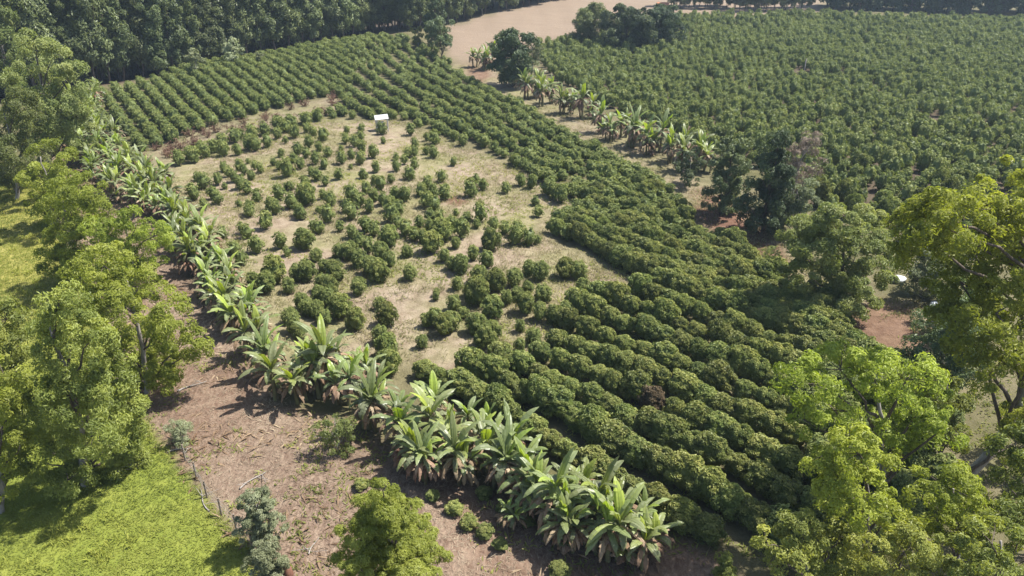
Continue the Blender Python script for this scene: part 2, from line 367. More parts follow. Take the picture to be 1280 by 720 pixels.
for x, y, r in lone:
    if not any(math.hypot(x - s[0], y - s[1]) < .7 * (r + s[2]) for s in shr if s[4] != 'lone'):
        add_shrub(x, y, r * 1.1, rng.uniform(1.12, 1.36), 'lone')
# right-hand field
RIGHT = [(668, 62), (720, 52), (850, 24), (1000, 20), (1290, 30), (1600, 40), (1600, 300), (1290, 300), (1180, 330), (1110, 285), (1010, 262), (940, 205), (870, 190), (800, 150), (740, 128), (690, 98)]
gRIGHT = GP(RIGHT)
d1 = np.array([math.cos(R(-62)), math.sin(R(-62))]); n1 = np.array([-d1[1], d1[0]])
bb = gRIGHT.min(0), gRIGHT.max(0)
for k in range(-120, 120):
    for j in range(-190, 190):
        p = np.array([70., 140.]) + n1 * k * 2.55 + d1 * (j * 1.95 + .95 * (k % 2)); p = p + rng.normal(0, .2, 2); x, y = p
        if x < bb[0][0] or x > bb[1][0] or y < bb[0][1] or y > bb[1][1]: continue
        if not inside(gRIGHT, x, y): continue
        px, py, dep = P(x, y, 1)
        if px > 1400 or px < 600: continue
        if math.hypot(px - 1003, (py - 88) * 2.2) < 15 or math.hypot(px - 1168, (py - 145) * 2) < 14: continue
        if rng.random() > .05: add_shrub(x, y, .88 * rng.uniform(.75, 1.2), rng.uniform(1.15, 1.55), 'right')

# which shrubs show largest: those are single objects
def shrub_px(s):
    px, py, dep = P(s[0], s[1], float(terrain(s[0], s[1])) + 1); return float(px), float(py), s[2] / float(dep)
sizes = []
for i, s in enumerate(shr):
    px, py, q = shrub_px(s)
    vis = 4 < px < 1276 and 4 < py < 715 and not (px > 1010 and py > 440) and not (px > 940 and py > 655) and not (px < 330 and 300 < py < 430 and px < 265)
    sizes.append(q if vis else q - 10)
order = np.argsort(sizes)[::-1]
single = set(order[:300].tolist())

shelter_xy = np.array(G(478, 163))
LAND = [('the white-roofed shelter', shelter_xy), ('the red soil patch', np.array(G(566, 254))), ('the left banana thicket', np.array(G(262, 345))),
        ('the tallest front banana plants', np.array(G(440, 470))), ('the open ground in mid clearing', np.array(G(505, 345))), ('the clearing\'s right corner', np.array(G(790, 352)))]
lone_ids = [i for i in single if shr[i][4] in ('lone', 'block', 'upper', 'right')]
near_lm = {}
for i in lone_ids:
    d = [np.linalg.norm(np.array(shr[i][:2]) - l[1]) for l in LAND]; near_lm.setdefault(int(np.argmin(d)), []).append((min(d), i))
lab = {}
for k, L in near_lm.items():
    for n, (d, i) in enumerate(sorted(L)):
        r = shr[i][2]; sz = 'small' if r < .55 else 'large' if r > .95 else 'rounded'
        lab[i] = '%s coffee shrub in the clearing, %s nearest to %s' % (sz, nth(n + 1), LAND[k][0])
out_ids = sorted((i for i in lone_ids if shr[i][4] != 'lone'), key=lambda i: (shr[i][4], np.linalg.norm(np.array(shr[i][:2]) - np.array(G(1046, 388)))))
cnt = {}
for i in out_ids:
    k = shr[i][4]; cnt[k] = cnt.get(k, 0) + 1
    lab[i] = ('coffee shrub of the right field, %s nearest to the dome shaped tree' if k == 'right' else 'coffee shrub above the clearing, %s nearest to the dome shaped tree' if k == 'upper' else 'coffee shrub of the far left rows, %s nearest to the dome shaped tree') % nth(cnt[k])
print('SINGLES', len(single), 'outside the clearing and rows', cnt)
rows_seen = {}
for i in single:
    if i not in lab: rows_seen.setdefault(shr[i][5], []).append((shr[i][0] * au[0] + shr[i][1] * au[1], i))
for n, k in enumerate(sorted(rows_seen)):
    for m, (u, i) in enumerate(sorted(rows_seen[k])):
        lab[i] = 'coffee shrub, %s from the clearing end of the %s hedge row behind the front bananas' % (nth(m + 1), nth(n + 1))
for i in sorted(single):
    x, y, r, hf, src, row, _ = shr[i]
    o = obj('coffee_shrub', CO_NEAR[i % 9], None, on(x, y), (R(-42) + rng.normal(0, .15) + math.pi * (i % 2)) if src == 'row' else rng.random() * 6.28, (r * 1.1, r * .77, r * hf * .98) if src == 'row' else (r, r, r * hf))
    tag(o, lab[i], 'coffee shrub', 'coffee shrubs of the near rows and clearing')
wl = np.array(G(826, 505)); wi = min((i for i in single if shr[i][4] == 'row'), key=lambda i: np.linalg.norm(np.array(shr[i][:2]) - wl))
WILT = CO_NEAR[0].copy(); WILT.materials.clear(); WILT.materials.append(M['wilted'])
for o in [o for o in COL.objects if o.get('category') == 'coffee shrub' and abs(o.location.x - shr[wi][0]) + abs(o.location.y - shr[wi][1]) < 1e-3]:
    o.data = WILT; o['label'] = 'reddish brown wilted coffee shrub amid the green hedge rows'
# all the others: one mass
VV, QQ, TT = [], [], []; nv = 0
for i, s in enumerate(shr):
    if i in single: continue
    x, y, r, hf, src = s[:5]; px, py, q = shrub_px(s)
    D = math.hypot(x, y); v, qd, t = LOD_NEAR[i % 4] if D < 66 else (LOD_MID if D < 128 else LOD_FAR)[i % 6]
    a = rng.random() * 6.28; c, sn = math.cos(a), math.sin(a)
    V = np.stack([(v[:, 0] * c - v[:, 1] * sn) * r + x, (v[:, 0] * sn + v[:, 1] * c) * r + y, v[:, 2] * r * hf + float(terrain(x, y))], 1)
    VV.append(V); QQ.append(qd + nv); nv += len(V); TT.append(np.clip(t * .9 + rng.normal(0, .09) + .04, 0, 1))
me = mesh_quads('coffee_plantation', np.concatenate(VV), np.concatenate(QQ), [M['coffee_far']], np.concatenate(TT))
tag(obj('coffee_plantation', me), 'far rows of dark green coffee shrubs filling both fields', 'coffee plantation', None, 'stuff')
print('SHRUBS', len(shr), 'lone', len(lone), 'faces', len(me.polygons))

# ------------------------------------------------------------------ trees
def lobes_to_leaves(b, lobes, nclump, per, leaf, wid, crad, droop, rg, tmean=.45, tspread=.16, fill=.18, up=.25, flat=.75):
    lobes = np.asarray(lobes, float)
    w = (lobes[:, 3] * lobes[:, 4] + lobes[:, 3] * lobes[:, 5]); w /= w.sum()
    li = rg.choice(len(lobes), nclump, p=w)
    d = nrm(rg.normal(0, 1, (nclump, 3)) + np.array([0, 0, up]))
    rad = np.where(rg.random(nclump) < fill, rg.uniform(.25, .7, nclump), rg.uniform(.78, 1.06, nclump))
    C = lobes[li, :3] + d * lobes[li, 3:6] * rad[:, None]
    lt = rg.normal(0, tspread * .6, len(lobes))
    ct = tmean + lt[li] + rg.normal(0, tspread, nclump)
    k = np.repeat(np.arange(nclump), per); n = len(k)
    cr = crad * rg.uniform(.6, 1.3, nclump)
    e = nrm(rg.normal(0, 1, (n, 3)) + np.array([0, 0, .35]) + d[k] * .5); rr = rg.uniform(.62, 1.15, n) * cr[k]
    LC = C[k] + e * rr[:, None] * np.array([1, 1, flat])
    LC[:, 2] -= droop * cr[k] * rg.random(n) ** 2 * .9
    nn = nrm(e * 1.0 + d[k] * .35 + np.array([0, 0, .25]) + rg.normal(0, .28, (n, 3)))
    tg = np.cross(nn, rg.normal(0, 1, (n, 3))); ax = nrm(nrm(tg) + e * .35 + np.array([0, 0, -droop * .9]))
    V, Q = leaf_quads(LC, ax, nn, leaf * rg.uniform(.6, 1.4, n), wid * rg.uniform(.6, 1.4, n))
    b.add(V, Q, np.repeat(np.clip(ct[k] + rg.normal(0, .1, n), 0, 1), 4))
    return C

def limb(b, p0, p1, r0, r1, rg, n=6, sag=.0, seg=7):
    p0 = np.asarray(p0, float); p1 = np.asarray(p1, float); t = np.linspace(0, 1, n)[:, None]
    L = np.linalg.norm(p1 - p0)
    pts = p0 + (p1 - p0) * t + np.array([0, 0, 1]) * (np.sin(t * math.pi) * sag * L)
    pts[1:-1] += rg.normal(0, .02 * L, (n - 2, 3))
    V, Q = tube(pts, np.linspace(r0, r1, n), seg); b.add(V, Q)

def tree_meshes(seed, h, lobes, mleaf, mbark, r0=.2, nclump=300, per=30, leaf=.3, wid=.1, crad=.8, droop=.4, lean=(0, 0), tmean=.45, fill=.18, up=.25, trunk_top=.8, branches=10):
    rg = np.random.default_rng(seed); b = QB()
    C = lobes_to_leaves(b, lobes, nclump, per, leaf, wid, crad, droop, rg, tmean, fill=fill, up=up)
    crown = b.mesh('crown', [mleaf])
    t = QB(); top = np.array([lean[0], lean[1], h * trunk_top])
    n = 9; s = np.linspace(0, 1, n)[:, None]
    pts = np.array([0, 0, -.3]) + (top - np.array([0, 0, -.3])) * s; pts[1:-1] += rg.normal(0, .012 * h, (n - 2, 3)) * (1, 1, 0)
    V, Q = tube(pts, np.linspace(r0 * 1.15, r0 * .25, n), 9); t.add(V, Q)
    for q in range(min(branches, len(C))):
        c = C[rg.integers(len(C))]; f = np.clip((c[2] / h - .25), .15, .9) / trunk_top * .9
        i = int(np.clip(f, 0, .95) * (n - 1))
        limb(t, pts[i], c, r0 * (1 - .75 * i / n) * .5, .02, rg, 6, .08, 6)
    for L in lobes:
        i = int(np.clip((L[2] - L[5] * .6) / (h * trunk_top), .1, .95) * (n - 1))
        limb(t, pts[i], L[:3], r0 * (1 - .75 * i / n) * .6, r0 * .15, rg, 6, .05, 6)
    return crown, t.mesh('trunk', [mbark], True)

def ellipse_lobes(rg, h, r, cb, n, rl, shape='round'):
    """sub-lobes over a crown from height cb to h with largest radius r"""
    L = []
    for i in range(n):
        t = (i + .5) / n; z = cb + (h - cb) * t
        env = {'round': math.sin(math.pi * (.12 + .8 * t)) ** .7, 'cone': (1 - t) ** .75 * .95 + .12, 'column': .7 + .3 * math.sin(math.pi * t), 'vase': .45 + .55 * math.sin(math.pi * min(1, .15 + .7 * t))}[shape]
        a = i * 2.4 + rg.uniform(-.4, .4); rr = r * env * rg.uniform(.45, .75)
        q = rl * rg.uniform(.7, 1.15) * (.5 + .5 * env); rr = max(0, min(rr, r * env * 1.06 - q * .85))
        L.append((rr * math.cos(a), rr * math.sin(a), min(z, h - q * .8), q, q, q * .85))
    L.append((0, 0, cb + (h - cb) * .5, r * .55, r * .55, (h - cb) * .42))
    return L

def place_tree(name, meshes, px, py, label, cat='tree', group=None, rz=None, sc=1, xy=None):
    x, y = xy if xy is not None else G(px, py)
    r = empty(name, on(x, y), rng.random() * 6.28 if rz is None else rz, sc)
    tag(r, label, cat, group)
    obj('crown', meshes[0], r); obj('trunk', meshes[1], r)
    return r

def single_tree(name, px, py, top, wpx, label, mleaf, mbark='bark', shape='round', cb=.3, nl=12, seed=0, dens=1.0, leaf=.3, wid=.11, droop=.4, crad=None, cat='tree', group=None, up=.25, tmean=.45, lobef=.42, hfac=1.0, lean=(0, 0), fill=.18, xy=None):
    """tree whose foot, top row and crown width are read off the photograph"""
    wpx = wpx * (.9 if seed < 10 else 1.0); x, y = xy if xy is not None else G(px, py); dep = float(P(x, y, 0)[2])
    z0 = float(terrain(x, y))
    a = R(PITCH); v = (360 - top) / F
    dy = math.cos(a) + v * math.sin(a); dz = -math.sin(a) + v * math.cos(a)
    h = max(.8, (H + dz * (y / dy)) - z0) * hfac; r = wpx * .5 * dep / F
    rg = np.random.default_rng(seed + 1000)
    lb = ellipse_lobes(rg, h, r, h * cb, nl, r * lobef, shape)
    if lean != (0, 0): lb = [(l[0] + lean[0] * l[2] / h, l[1] + lean[1] * l[2] / h, *l[2:]) for l in lb]
    area = sum(l[3] * l[5] for l in lb) * 4 * math.pi
    crad = crad or float(np.clip(r * .2, .28, .95)); n = int(np.clip(.42 * area / (math.pi * crad ** 2), 20, 420)); per = int(np.clip(dens * .95 * 7.5 * crad ** 2 / (leaf * wid * .55), 12, 420))
    ms = tree_meshes(seed, h, lb, M[mleaf], M[mbark], max(.04, h * .016), n, per, leaf, wid, crad, droop, lean, tmean, fill, up, .82, 8)
    return place_tree(name, ms, px, py, label, cat, group, 0, 1, (x, y))

ST = single_tree
def spot_tree(name, px, py, spots, label, mleaf, seed, leaf=.22, wid=.085, crad=.45, droop=.35, dens=1.0, tmean=.55, mbark='bark', r0=None, lean=None, up=.35, spread=1.0, cat='tree', fat=1.06):
    """tree whose leaf masses are read off the photograph (row, column, radius) and spread in depth round its trunk"""
    x, y = G(px, py); z0 = float(terrain(x, y)); rg = np.random.default_rng(seed + 2000); lb = []; a = R(PITCH)
    for i, (sx_, sy_, sr) in enumerate(spots):
        sr = sr * fat
        v = (360 - sy_) / F; dy = math.cos(a) + v * math.sin(a); dz = -math.sin(a) + v * math.cos(a)
        q = sr * (y / dy) / F; yy = y + (i % 3 - 1) * q * .9 * spread + rg.uniform(-.4, .4) * q; t = yy / dy; q = sr * t / F
        lb.append(((sx_ - 640) / F * t - x, yy - y, max(q * .5, H + dz * t - z0), q * .98, q * .98, q * .9))
    L = np.array(lb); h = float((L[:, 2] + L[:, 5]).max()); area = float((L[:, 3] * L[:, 5]).sum()) * 4 * math.pi
    n = int(np.clip(.5 * area / (math.pi * crad ** 2), 30, 700)); per = int(np.clip(dens * .95 * 7.5 * crad ** 2 / (leaf * wid * .55), 16, 300))
    b = QB(); C = lobes_to_leaves(b, lb, n, per, leaf, wid, crad, droop, rg, tmean, fill=.14, up=up); crown = b.mesh('crown', [M[mleaf]])
    t = QB(); mx, my = (float(L[:, 0].mean()), float(L[:, 1].mean())) if lean is None else lean
    top = np.array([mx, my, h * .8]); k = 11; u = np.linspace(0, 1, k)[:, None]; pts = np.array([0, 0, -.3]) + (top - np.array([0, 0, -.3])) * u
    pts[:, 0] += .03 * h * np.sin(u[:, 0] * 3.2); pts[1:-1] += rg.normal(0, .006 * h, (k - 2, 3)); r0 = r0 or h * .017
    V, Q = tube(pts, np.linspace(r0, r0 * .3, k), 10); t.add(V, Q); k0 = len(t.MI)
    for l in lb:
        i = int(np.clip((l[2] - .22 * h) / (h * .8), .12, .95) * (k - 1)); limb(t, pts[i], l[:3], r0 * .4, r0 * .12, rg, 7, .06)
    for c in C[::max(1, len(C) // 22)]:
        j = int(np.argmin(np.linalg.norm(L[:, :3] - c, axis=1))); limb(t, L[j, :3], c, r0 * .13, .012, rg, 5, .03, 5)
    for q in range(k0, len(t.MI)): t.MI[q][:] = 1
    r = empty(name, on(x, y)); tag(r, label, cat); obj('crown', crown, r); obj('trunk', t.mesh('trunk', [M[mbark], M['dark_bark']], True), r)
    return r
SP = spot_tree
# left margin
SP('tall_tree', 58, 215, [(45,55,18),(65,75,24),(35,85,24),(85,100,24),(55,110,28),(20,105,20),(75,135,28),(98,140,20),(40,145,26),(70,165,24),(50,180,20),(95,165,18)], 'tall pale green tree with layered puffs beside the dark forest', 'pale_green', 1, .34, .13, .8, .6, 1, .65)
SP('bushy_tree', 20, 250, [(20,135,22),(5,160,26),(40,165,22),(15,190,26),(45,195,18),(5,215,22),(35,220,18),(-15,180,24)], 'dull green bushy tree at the left edge below the tall pale tree', 'pale_green', 2, .3, .11, .65, .6, 1, .35)
SP('bushy_tree', 66, 285, [(65,200,22),(50,225,22),(80,225,18),(48,250,16),(72,250,18),(60,268,18),(80,272,14)], 'small yellow green tree left of the banana thicket, topmost of three', 'yellow_green', 3, .28, .1, .55, .4, 1, .45)
SP('leafy_tree', 95, 352, [(95,240,28),(75,265,24),(115,262,24),(92,290,26),(72,308,20),(110,300,22),(92,322,20),(72,332,18),(108,338,18),(88,345,16)], 'slim leafy tree with yellow top and dark shaded trunk foot', 'yellow_green', 4, .26, .095, .5, .6, .9, .5)
SP('leafy_tree', 165, 372, [(170,283,22),(150,300,24),(195,298,20),(128,287,18),(180,312,20),(142,320,20),(205,290,12),(160,335,22),(190,335,18),(135,345,18),(165,355,20)], 'spreading yellow green tree touching the left banana thicket', 'yellow_green', 5, .25, .09, .48, .3, .9, .65)
SP('leafy_tree', 182, 492, [(130,332,28),(165,358,34),(198,380,30),(214,408,28),(230,430,24),(180,420,34),(140,382,32),(110,342,22),(190,460,26),(246,440,15),(150,440,28),(165,468,22),(205,470,20),(125,412,26)], 'broad bright yellow green tree hanging over the bare red bank', 'yellow_green', 6, .22, .085, .45, .35, .9, .65)
SP('leafy_tree', 105, 606, [(74,372,20),(90,398,28),(60,410,24),(110,430,30),(75,450,32),(130,468,32),(95,490,38),(58,500,30),(150,508,26),(120,540,34),(80,552,34),(158,545,20),(58,578,26),(108,584,26),(145,570,22),(85,600,22),(35,545,24)], 'large mid green drooping tree above the bright pasture', 'mid_green', 7, .21, .075, .42, .9, 1, .55)
SP('leafy_tree', 0, 560, [(8,400,22),(0,440,28),(22,432,18),(-12,480,30),(15,480,22),(-15,430,24),(10,515,24),(-10,540,24)], 'mid green tree cut by the left picture edge', 'mid_green', 8, .22, .08, .42, .7, 1, .45)
SP('leafy_tree', 0, 640, [(5,470,22),(15,508,24),(0,540,24),(24,560,18),(-10,570,24),(12,590,20),(0,615,20)], 'short yellowish tree in the lower left corner', 'yellow_green', 9, .2, .08, .38, .5, 1, .45)
SP('young_tree', 490, 790, [(478,612,13),(488,630,22),(464,640,20),(508,650,22),(480,664,34),(515,680,28),(450,674,24),(534,700,22),(495,706,36),(450,710,28),(430,704,13),(470,740,34),(520,735,30),(484,645,24),(488,690,32),(484,650,22),(492,690,30),(486,725,34),(500,725,30)], 'young bright yellow green feathery tree in front of the bananas', 'yellow_green', 10, .18, .04, .28, .0, 1.35, .72, up=.8, fat=1.14)
# right margin
SP('leaning_tree', 1197, 622, [(1180,285,50),(1225,262,44),(1272,245,50),(1150,302,32),(1285,310,56),(1225,330,44),(1245,392,46),(1290,400,56),(1200,352,32),(1280,470,52),(1222,425,32),(1300,540,50),(1285,525,26),(1142,276,22),(1240,300,42),(1160,265,22),(1192,400,24)], 'tall yellow green tree with a bare leaning grey trunk at the right edge', 'yellow_green', 20, .23, .085, .45, .4, .9, .65, r0=.3, lean=(1.9, .3))
SP('leafy_tree', 1085, 690, [(1010,480,34),(1050,462,34),(1092,468,32),(1132,474,36),(1156,508,32),(1100,520,34),(1042,512,28),(1005,525,20),(1142,548,28),(1180,536,24)], 'broad yellow green tree overhanging the ends of the coffee rows', 'yellow_green', 21, .2, .075, .38, .35, .9, .6)
SP('leafy_tree', 1078, 745, [(1074,568,34),(1040,590,30),(1110,590,32),(1070,620,38),(1102,640,28),(1046,632,26),(1028,570,18)], 'rounded yellow green tree below the broad one, left of the grey trunk', 'yellow_green', 22, .18, .07, .34, .3, .95, .65)
SP('leafy_tree', 1000, 800, [(960,682,24),(1000,664,28),(1034,690,28),(985,706,30),(1020,720,28),(1050,670,16)], 'low yellow green tree at the bottom edge by the last coffee row', 'mid_green', 23, .17, .065, .32, .3, .95, .65)
SP('leafy_tree', 1195, 745, [(1185,610,32),(1216,640,30),(1165,648,30),(1195,668,32),(1150,620,18)], 'yellow topped bushy tree just under the leaning grey trunk', 'yellow_green', 24, .18, .07, .34, .35, 1, .5)
SP('leafy_tree', 1120, 810, [(1130,690,34),(1092,690,28),(1110,720,36),(1160,712,30),(1075,725,26)], 'dense mid green tree at the bottom edge right of the low tree', 'mid_green', 25, .17, .065, .33, .35, 1, .55)
SP('leafy_tree', 1240, 820, [(1240,680,34),(1190,705,34),(1270,660,32),(1230,720,38),(1290,700,36)], 'mid green tree in the lower right corner', 'mid_green', 26, .17, .065, .33, .4, 1, .55)
SP('leafy_tree', 1305, 690, [(1270,560,28),(1290,600,34),(1262,610,22),(1310,560,34),(1300,640,30)], 'olive green tree behind the leaning trunk at the right edge', 'mid_green', 27, .2, .08, .38, .5, 1, .35)
SP('leafy_tree', 1174, 575, [(1150,468,22),(1182,500,26),(1160,528,24),(1196,540,22),(1170,555,20),(1140,500,18)], 'shaded mid green tree between the coffee row ends and the leaning trunk', 'mid_green', 28, .2, .08, .4, .4, 1.1, .35)
# along the track on the right of the left field
SP('round_tree', 1046, 388, [(1045,285,26),(1000,300,24),(1085,290,26),(1025,313,30),(1070,318,32),(1100,330,22),(984,320,16),(1050,348,32),(1010,350,24),(1090,358,24),(1035,275,16),(1030,372,22),(1065,374,22),(1000,340,20)], 'broad dome shaped tree with pale top right of the track', 'pale_green', 31, .26, .11, .6, .2, 1.2, .6, 'dark_bark', fat=1.12)
ST('dark_tree', 952, 292, 164, 76, 'dark conical evergreen tree beside the reddish track', 'dark_green', seed=32, nl=18, cb=.02, dens=1.4, shape='cone', leaf=.34, wid=.13, droop=.6, lobef=.42, tmean=.4, mbark='dark_bark')
ST('dark_tree', 903, 268, 176, 60, 'narrow dull green tree left of the dark conical one', 'dark_green', seed=33, nl=15, cb=.06, dens=1.3, shape='column', leaf=.33, wid=.12, droop=.6, tmean=.65, mbark='dark_bark')
ST('bare_tree', 988, 262, 164, 56, 'half bare brownish tree behind the dark conical one', 'brown_leaf', seed=34, nl=12, cb=.25, shape='round', leaf=.3, wid=.07, droop=.2, dens=.45, tmean=.45)
ST('shrub', 993, 296, 226, 52, 'grey green shrub at the foot of the brownish tree', 'grey_green', seed=35, nl=9, cb=.04, shape='round', leaf=.3, wid=.12, droop=.2, cat='shrub', tmean=.3)
ST('shrub', 860, 232, 190, 42, 'dark rounded shrub at the near end of the track bananas', 'dark_green', seed=36, nl=8, cb=.04, shape='round', leaf=.3, wid=.12, droop=.4, cat='shrub', tmean=.5)
ST('shrub', 1155, 372, 316, 70, 'grey green shrub between the dome tree and the leaning tree', 'grey_green', seed=37, nl=10, cb=.04, shape='round', leaf=.28, wid=.11, droop=.2, cat='shrub', tmean=.2)
ST('shrub', 1168, 480, 384, 96, 'dark green shrub by the bare red soil, left of the leaning tree', 'dark_green', seed=38, nl=12, cb=.03, shape='round', leaf=.25, wid=.1, droop=.3, cat='shrub', tmean=.7)
ST('shrub', 1205, 420, 340, 80, 'mid green shrub partly behind the leaning tree crown', 'pale_green', seed=39, nl=12, cb=.03, shape='round', leaf=.26, wid=.1, droop=.3, cat='shrub', tmean=.2)
ST('round_tree', 640, 108, 36, 60, 'dark round tree with a short trunk midway along the track', 'dark_green', seed=41, nl=18, cb=.06, dens=1.5, shape='round', leaf=.5, wid=.22, droop=.5, tmean=.55, mbark='dark_bark')
ST('thin_tree', 664, 104, 44, 32, 'thin greyish tree leaning on the dark round tree by the track', 'grey_green', seed=42, nl=8, cb=.2, shape='round', leaf=.4, wid=.14, droop=.5, dens=.5, tmean=.15)
ST('round_tree', 552, 74, 20, 40, 'dark round topped tree with two bare stems at the top of the field', 'dark_green', seed=43, nl=11, cb=.3, shape='round', leaf=.5, wid=.22, droop=.5, tmean=.6, mbark='dark_bark')
ST('conical_tree', 546, 60, -30, 34, 'tall dark narrow tree rising behind the round topped one', 'dark_green', seed=44, nl=13, cb=.1, shape='cone', leaf=.6, wid=.25, droop=.7, tmean=.4, mbark='dark_bark')
ST('small_tree', 523, 60, 32, 20, 'small pale tree left of the round topped one', 'pale_green', seed=45, nl=6, cb=.15, shape='round', leaf=.45, wid=.2, droop=.4, tmean=.6)
ST('round_tree', 738, 56, 4, 54, 'olive tree at the left of the dark clump below the bare hill', 'euca', seed=46, nl=12, cb=.08, shape='round', leaf=.55, wid=.24, droop=.4, tmean=.6, mbark='dark_bark')
ST('round_tree', 782, 64, 8, 74, 'left one of two very dark trees in front of the bare hill', 'dark_green', seed=47, nl=16, cb=.01, dens=1.4, shape='round', leaf=.55, wid=.25, droop=.4, tmean=.3, mbark='dark_bark')
ST('round_tree', 822, 60, 8, 64, 'right one of two very dark trees in front of the bare hill', 'dark_green', seed=48, nl=15, cb=.01, dens=1.4, shape='round', leaf=.55, wid=.25, droop=.4, tmean=.35, mbark='dark_bark')
ST('shrub', 293, 84, 46, 28, 'pale silvery round shrub at the foot of the forest', 'grey_green', seed=51, nl=7, cb=.05, leaf=.42, wid=.2, droop=.2, cat='shrub', tmean=.75)
ST('shrub', 247, 96, 62, 26, 'dull green shrub at the forest foot left of the silvery one', 'grey_green', seed=52, nl=7, cb=.05, leaf=.42, wid=.2, droop=.4, cat='shrub', tmean=.25)
ST('shrub', 326, 82, 65, 16, 'small greyish shrub at the forest foot right of the silvery one', 'grey_green', seed=53, nl=5, cb=.05, leaf=.4, wid=.2, droop=.3, cat='shrub', tmean=.4)
# small plants on the bank
ST('shrub', 333, 688, 616, 54, 'rounded grey green shrub beside the fence on the straw bank', 'grey_green', seed=61, nl=12, cb=.12, leaf=.13, wid=.05, droop=.2, cat='shrub', tmean=.6, up=.4, lobef=.6, crad=.22, dens=1.2)
ST('shrub', 342, 735, 684, 50, 'low grey green shrub just below the rounded one at the fence', 'grey_green', seed=62, nl=9, cb=.05, leaf=.13, wid=.05, droop=.2, cat='shrub', tmean=.45, up=.4, lobef=.6, crad=.2, dens=1.2)
ST('shrub', 229, 554, 524, 32, 'small pale weed shrub on the red bank by the big drooping tree', 'grey_green', seed=63, nl=8, cb=.02, leaf=.13, wid=.04, droop=.2, cat='shrub', tmean=.7, up=.4, dens=.5, lobef=.6, crad=.2)
ST('shrub', 424, 566, 520, 60, 'low green weed shrub under the front bananas on the straw bank', 'pale_green', seed=64, nl=7, cb=.02, leaf=.16, wid=.06, droop=.2, cat='shrub', tmean=.1, up=.4, dens=.5)
ST('shrub', 165, 585, 552, 60, 'low bright green bush at the pasture edge under the drooping tree', 'mid_green', seed=65, nl=6, cb=.02, leaf=.18, wid=.07, droop=.2, cat='shrub', tmean=.7, up=.4)
ST('shrub', 905, 724, 700, 32, 'small green shrub on the red soil at the bottom edge', 'mid_green', seed=66, nl=5, cb=.05, leaf=.16, wid=.06, droop=.2, cat='shrub', tmean=.4)

# young coffee in front of the bananas
for n, (px, py) in enumerate([(541, 624), (568, 641), (586, 659), (606, 670), (625, 686), (605, 622), (630, 640), (660, 656), (684, 668), (699, 719), (452, 610)]):
    x, y = G(px, py); s = [.36, .46, .46, .46, .38, .44, .4, .36, .38, .5, .4][n]
    o = obj('young_coffee_plant', CO_NEAR[(n * 2) % 9], None, on(x, y), n * 1.3, (s, s, s * .8))
    tag(o, ['young coffee plant under the banana fronds, leftmost of the diagonal line', 'young coffee plant, second from left in the diagonal line', 'young coffee plant, third from left in the diagonal line',
            'young coffee plant, fourth from left in the diagonal line', 'small young coffee plant at the right end of the diagonal line', 'young coffee plant close to the shaded banana stems behind the line',
            'young coffee plant beside the brown banana skirt, right of the line', 'young coffee plant under the drooping low banana leaf', 'young coffee plant in the shade of the right banana clump',
            'young coffee plant at the bottom edge of the picture', 'lone young coffee plant near the top of the feathery tree'][n], 'coffee plant', 'young coffee plants on the bank')

# ------------------------------------------------------------------ forest of eucalyptus
EU = []
for i in range(5):
    rg = np.random.default_rng(500 + i); h = 22.0; L = []
    for q in range(17):
        t = (q + .5) / 17; z = h * (.14 + .84 * t); rr = 2.3 * math.sin(math.pi * (.2 + .7 * t)) * rg.uniform(.3, .95); a = q * 2.4 + i
        s = rg.uniform(.8, 1.35) * (1.1 - .3 * t); L.append((rr * math.cos(a), rr * math.sin(a), z, s, s, s * 1.35))
    EU.append(tree_meshes(510 + i, h, L, M['euca'], M['dark_bark'], .15, 170, 60, .62, .26, .85, .9, (0, 0), .48, .15, .3, .93, 14))
FARW = []
for i in range(3):
    rg = np.random.default_rng(560 + i)
    FARW.append(tree_meshes(570 + i, 13, ellipse_lobes(rg, 13, 4.6, 1.0, 13, 2.0, 'round'), M['dark_green'], M['dark_bark'], .25, 110, 44, .85, .4, 1.2, .4, (0, 0), .4, .15, .3, .8, 8))
def forest(pts, lab_edge, lab_in, group, meshes, sc, name, cat='tree'):
    for i, (x, y, edge) in enumerate(pts):
        ms_ = meshes[i % len(meshes)]
        s = sc * rng.uniform(.86, 1.14)
        place_tree(name, meshes[i % len(meshes)], 0, 0, (lab_edge % nth(edge)) if edge else lab_in, cat, group, None, (s * rng.uniform(.9, 1.1), s * rng.uniform(.9, 1.1), s), (x, y))
pts = []; n = 0
for r in range(8):
    q = -4.0
    while q < 92:
        p = FA + FD * q + FN * (4.5 + r * 4.2 + rng.normal(0, .6))
        if r == 0: n += 1
        pts.append((p[0], p[1], n if r == 0 else 0))
        q += 3.5 * rng.uniform(.8, 1.25) * (1 + .06 * r)
pts = [p for p in pts if abs(P(p[0], p[1], 8)[0] - 640) < 760]
DEEP = [tree_meshes(620 + i, 15, ellipse_lobes(np.random.default_rng(620 + i), 15, 2.6, .6, 14, 1.3, 'column'), M['euca'], M['bark'], .15, 90, 44, .8, .34, 1.0, .7, (0, 0), .3, .15, .3, .85, 8) for i in range(2)]
back = [p for p in pts if (np.array(p[:2]) - FA) @ FN > 20]
pts = [p for p in pts if (np.array(p[:2]) - FA) @ FN <= 20]
forest(back, '', 'bushy low branched eucalyptus at the back of the forest', 'eucalyptus of the forest behind the coffee', DEEP, 1.1, 'eucalyptus_tree')
forest(pts, 'tall slender eucalyptus on the forest edge, %s from its left end', 'tall eucalyptus inside the forest behind the edge trees', 'eucalyptus of the forest behind the coffee', EU, 1.05, 'eucalyptus_tree')
pts = []                                                                    # left wing, behind the pale tree
for r in range(5):
    for q in range(7):
        p = FA + np.array([-7.5 - q * 5.2, -8 + r * 6.0 + q * 1.0]) + rng.normal(0, 1.0, 2); pts.append((p[0], p[1], 0))
FULL = []
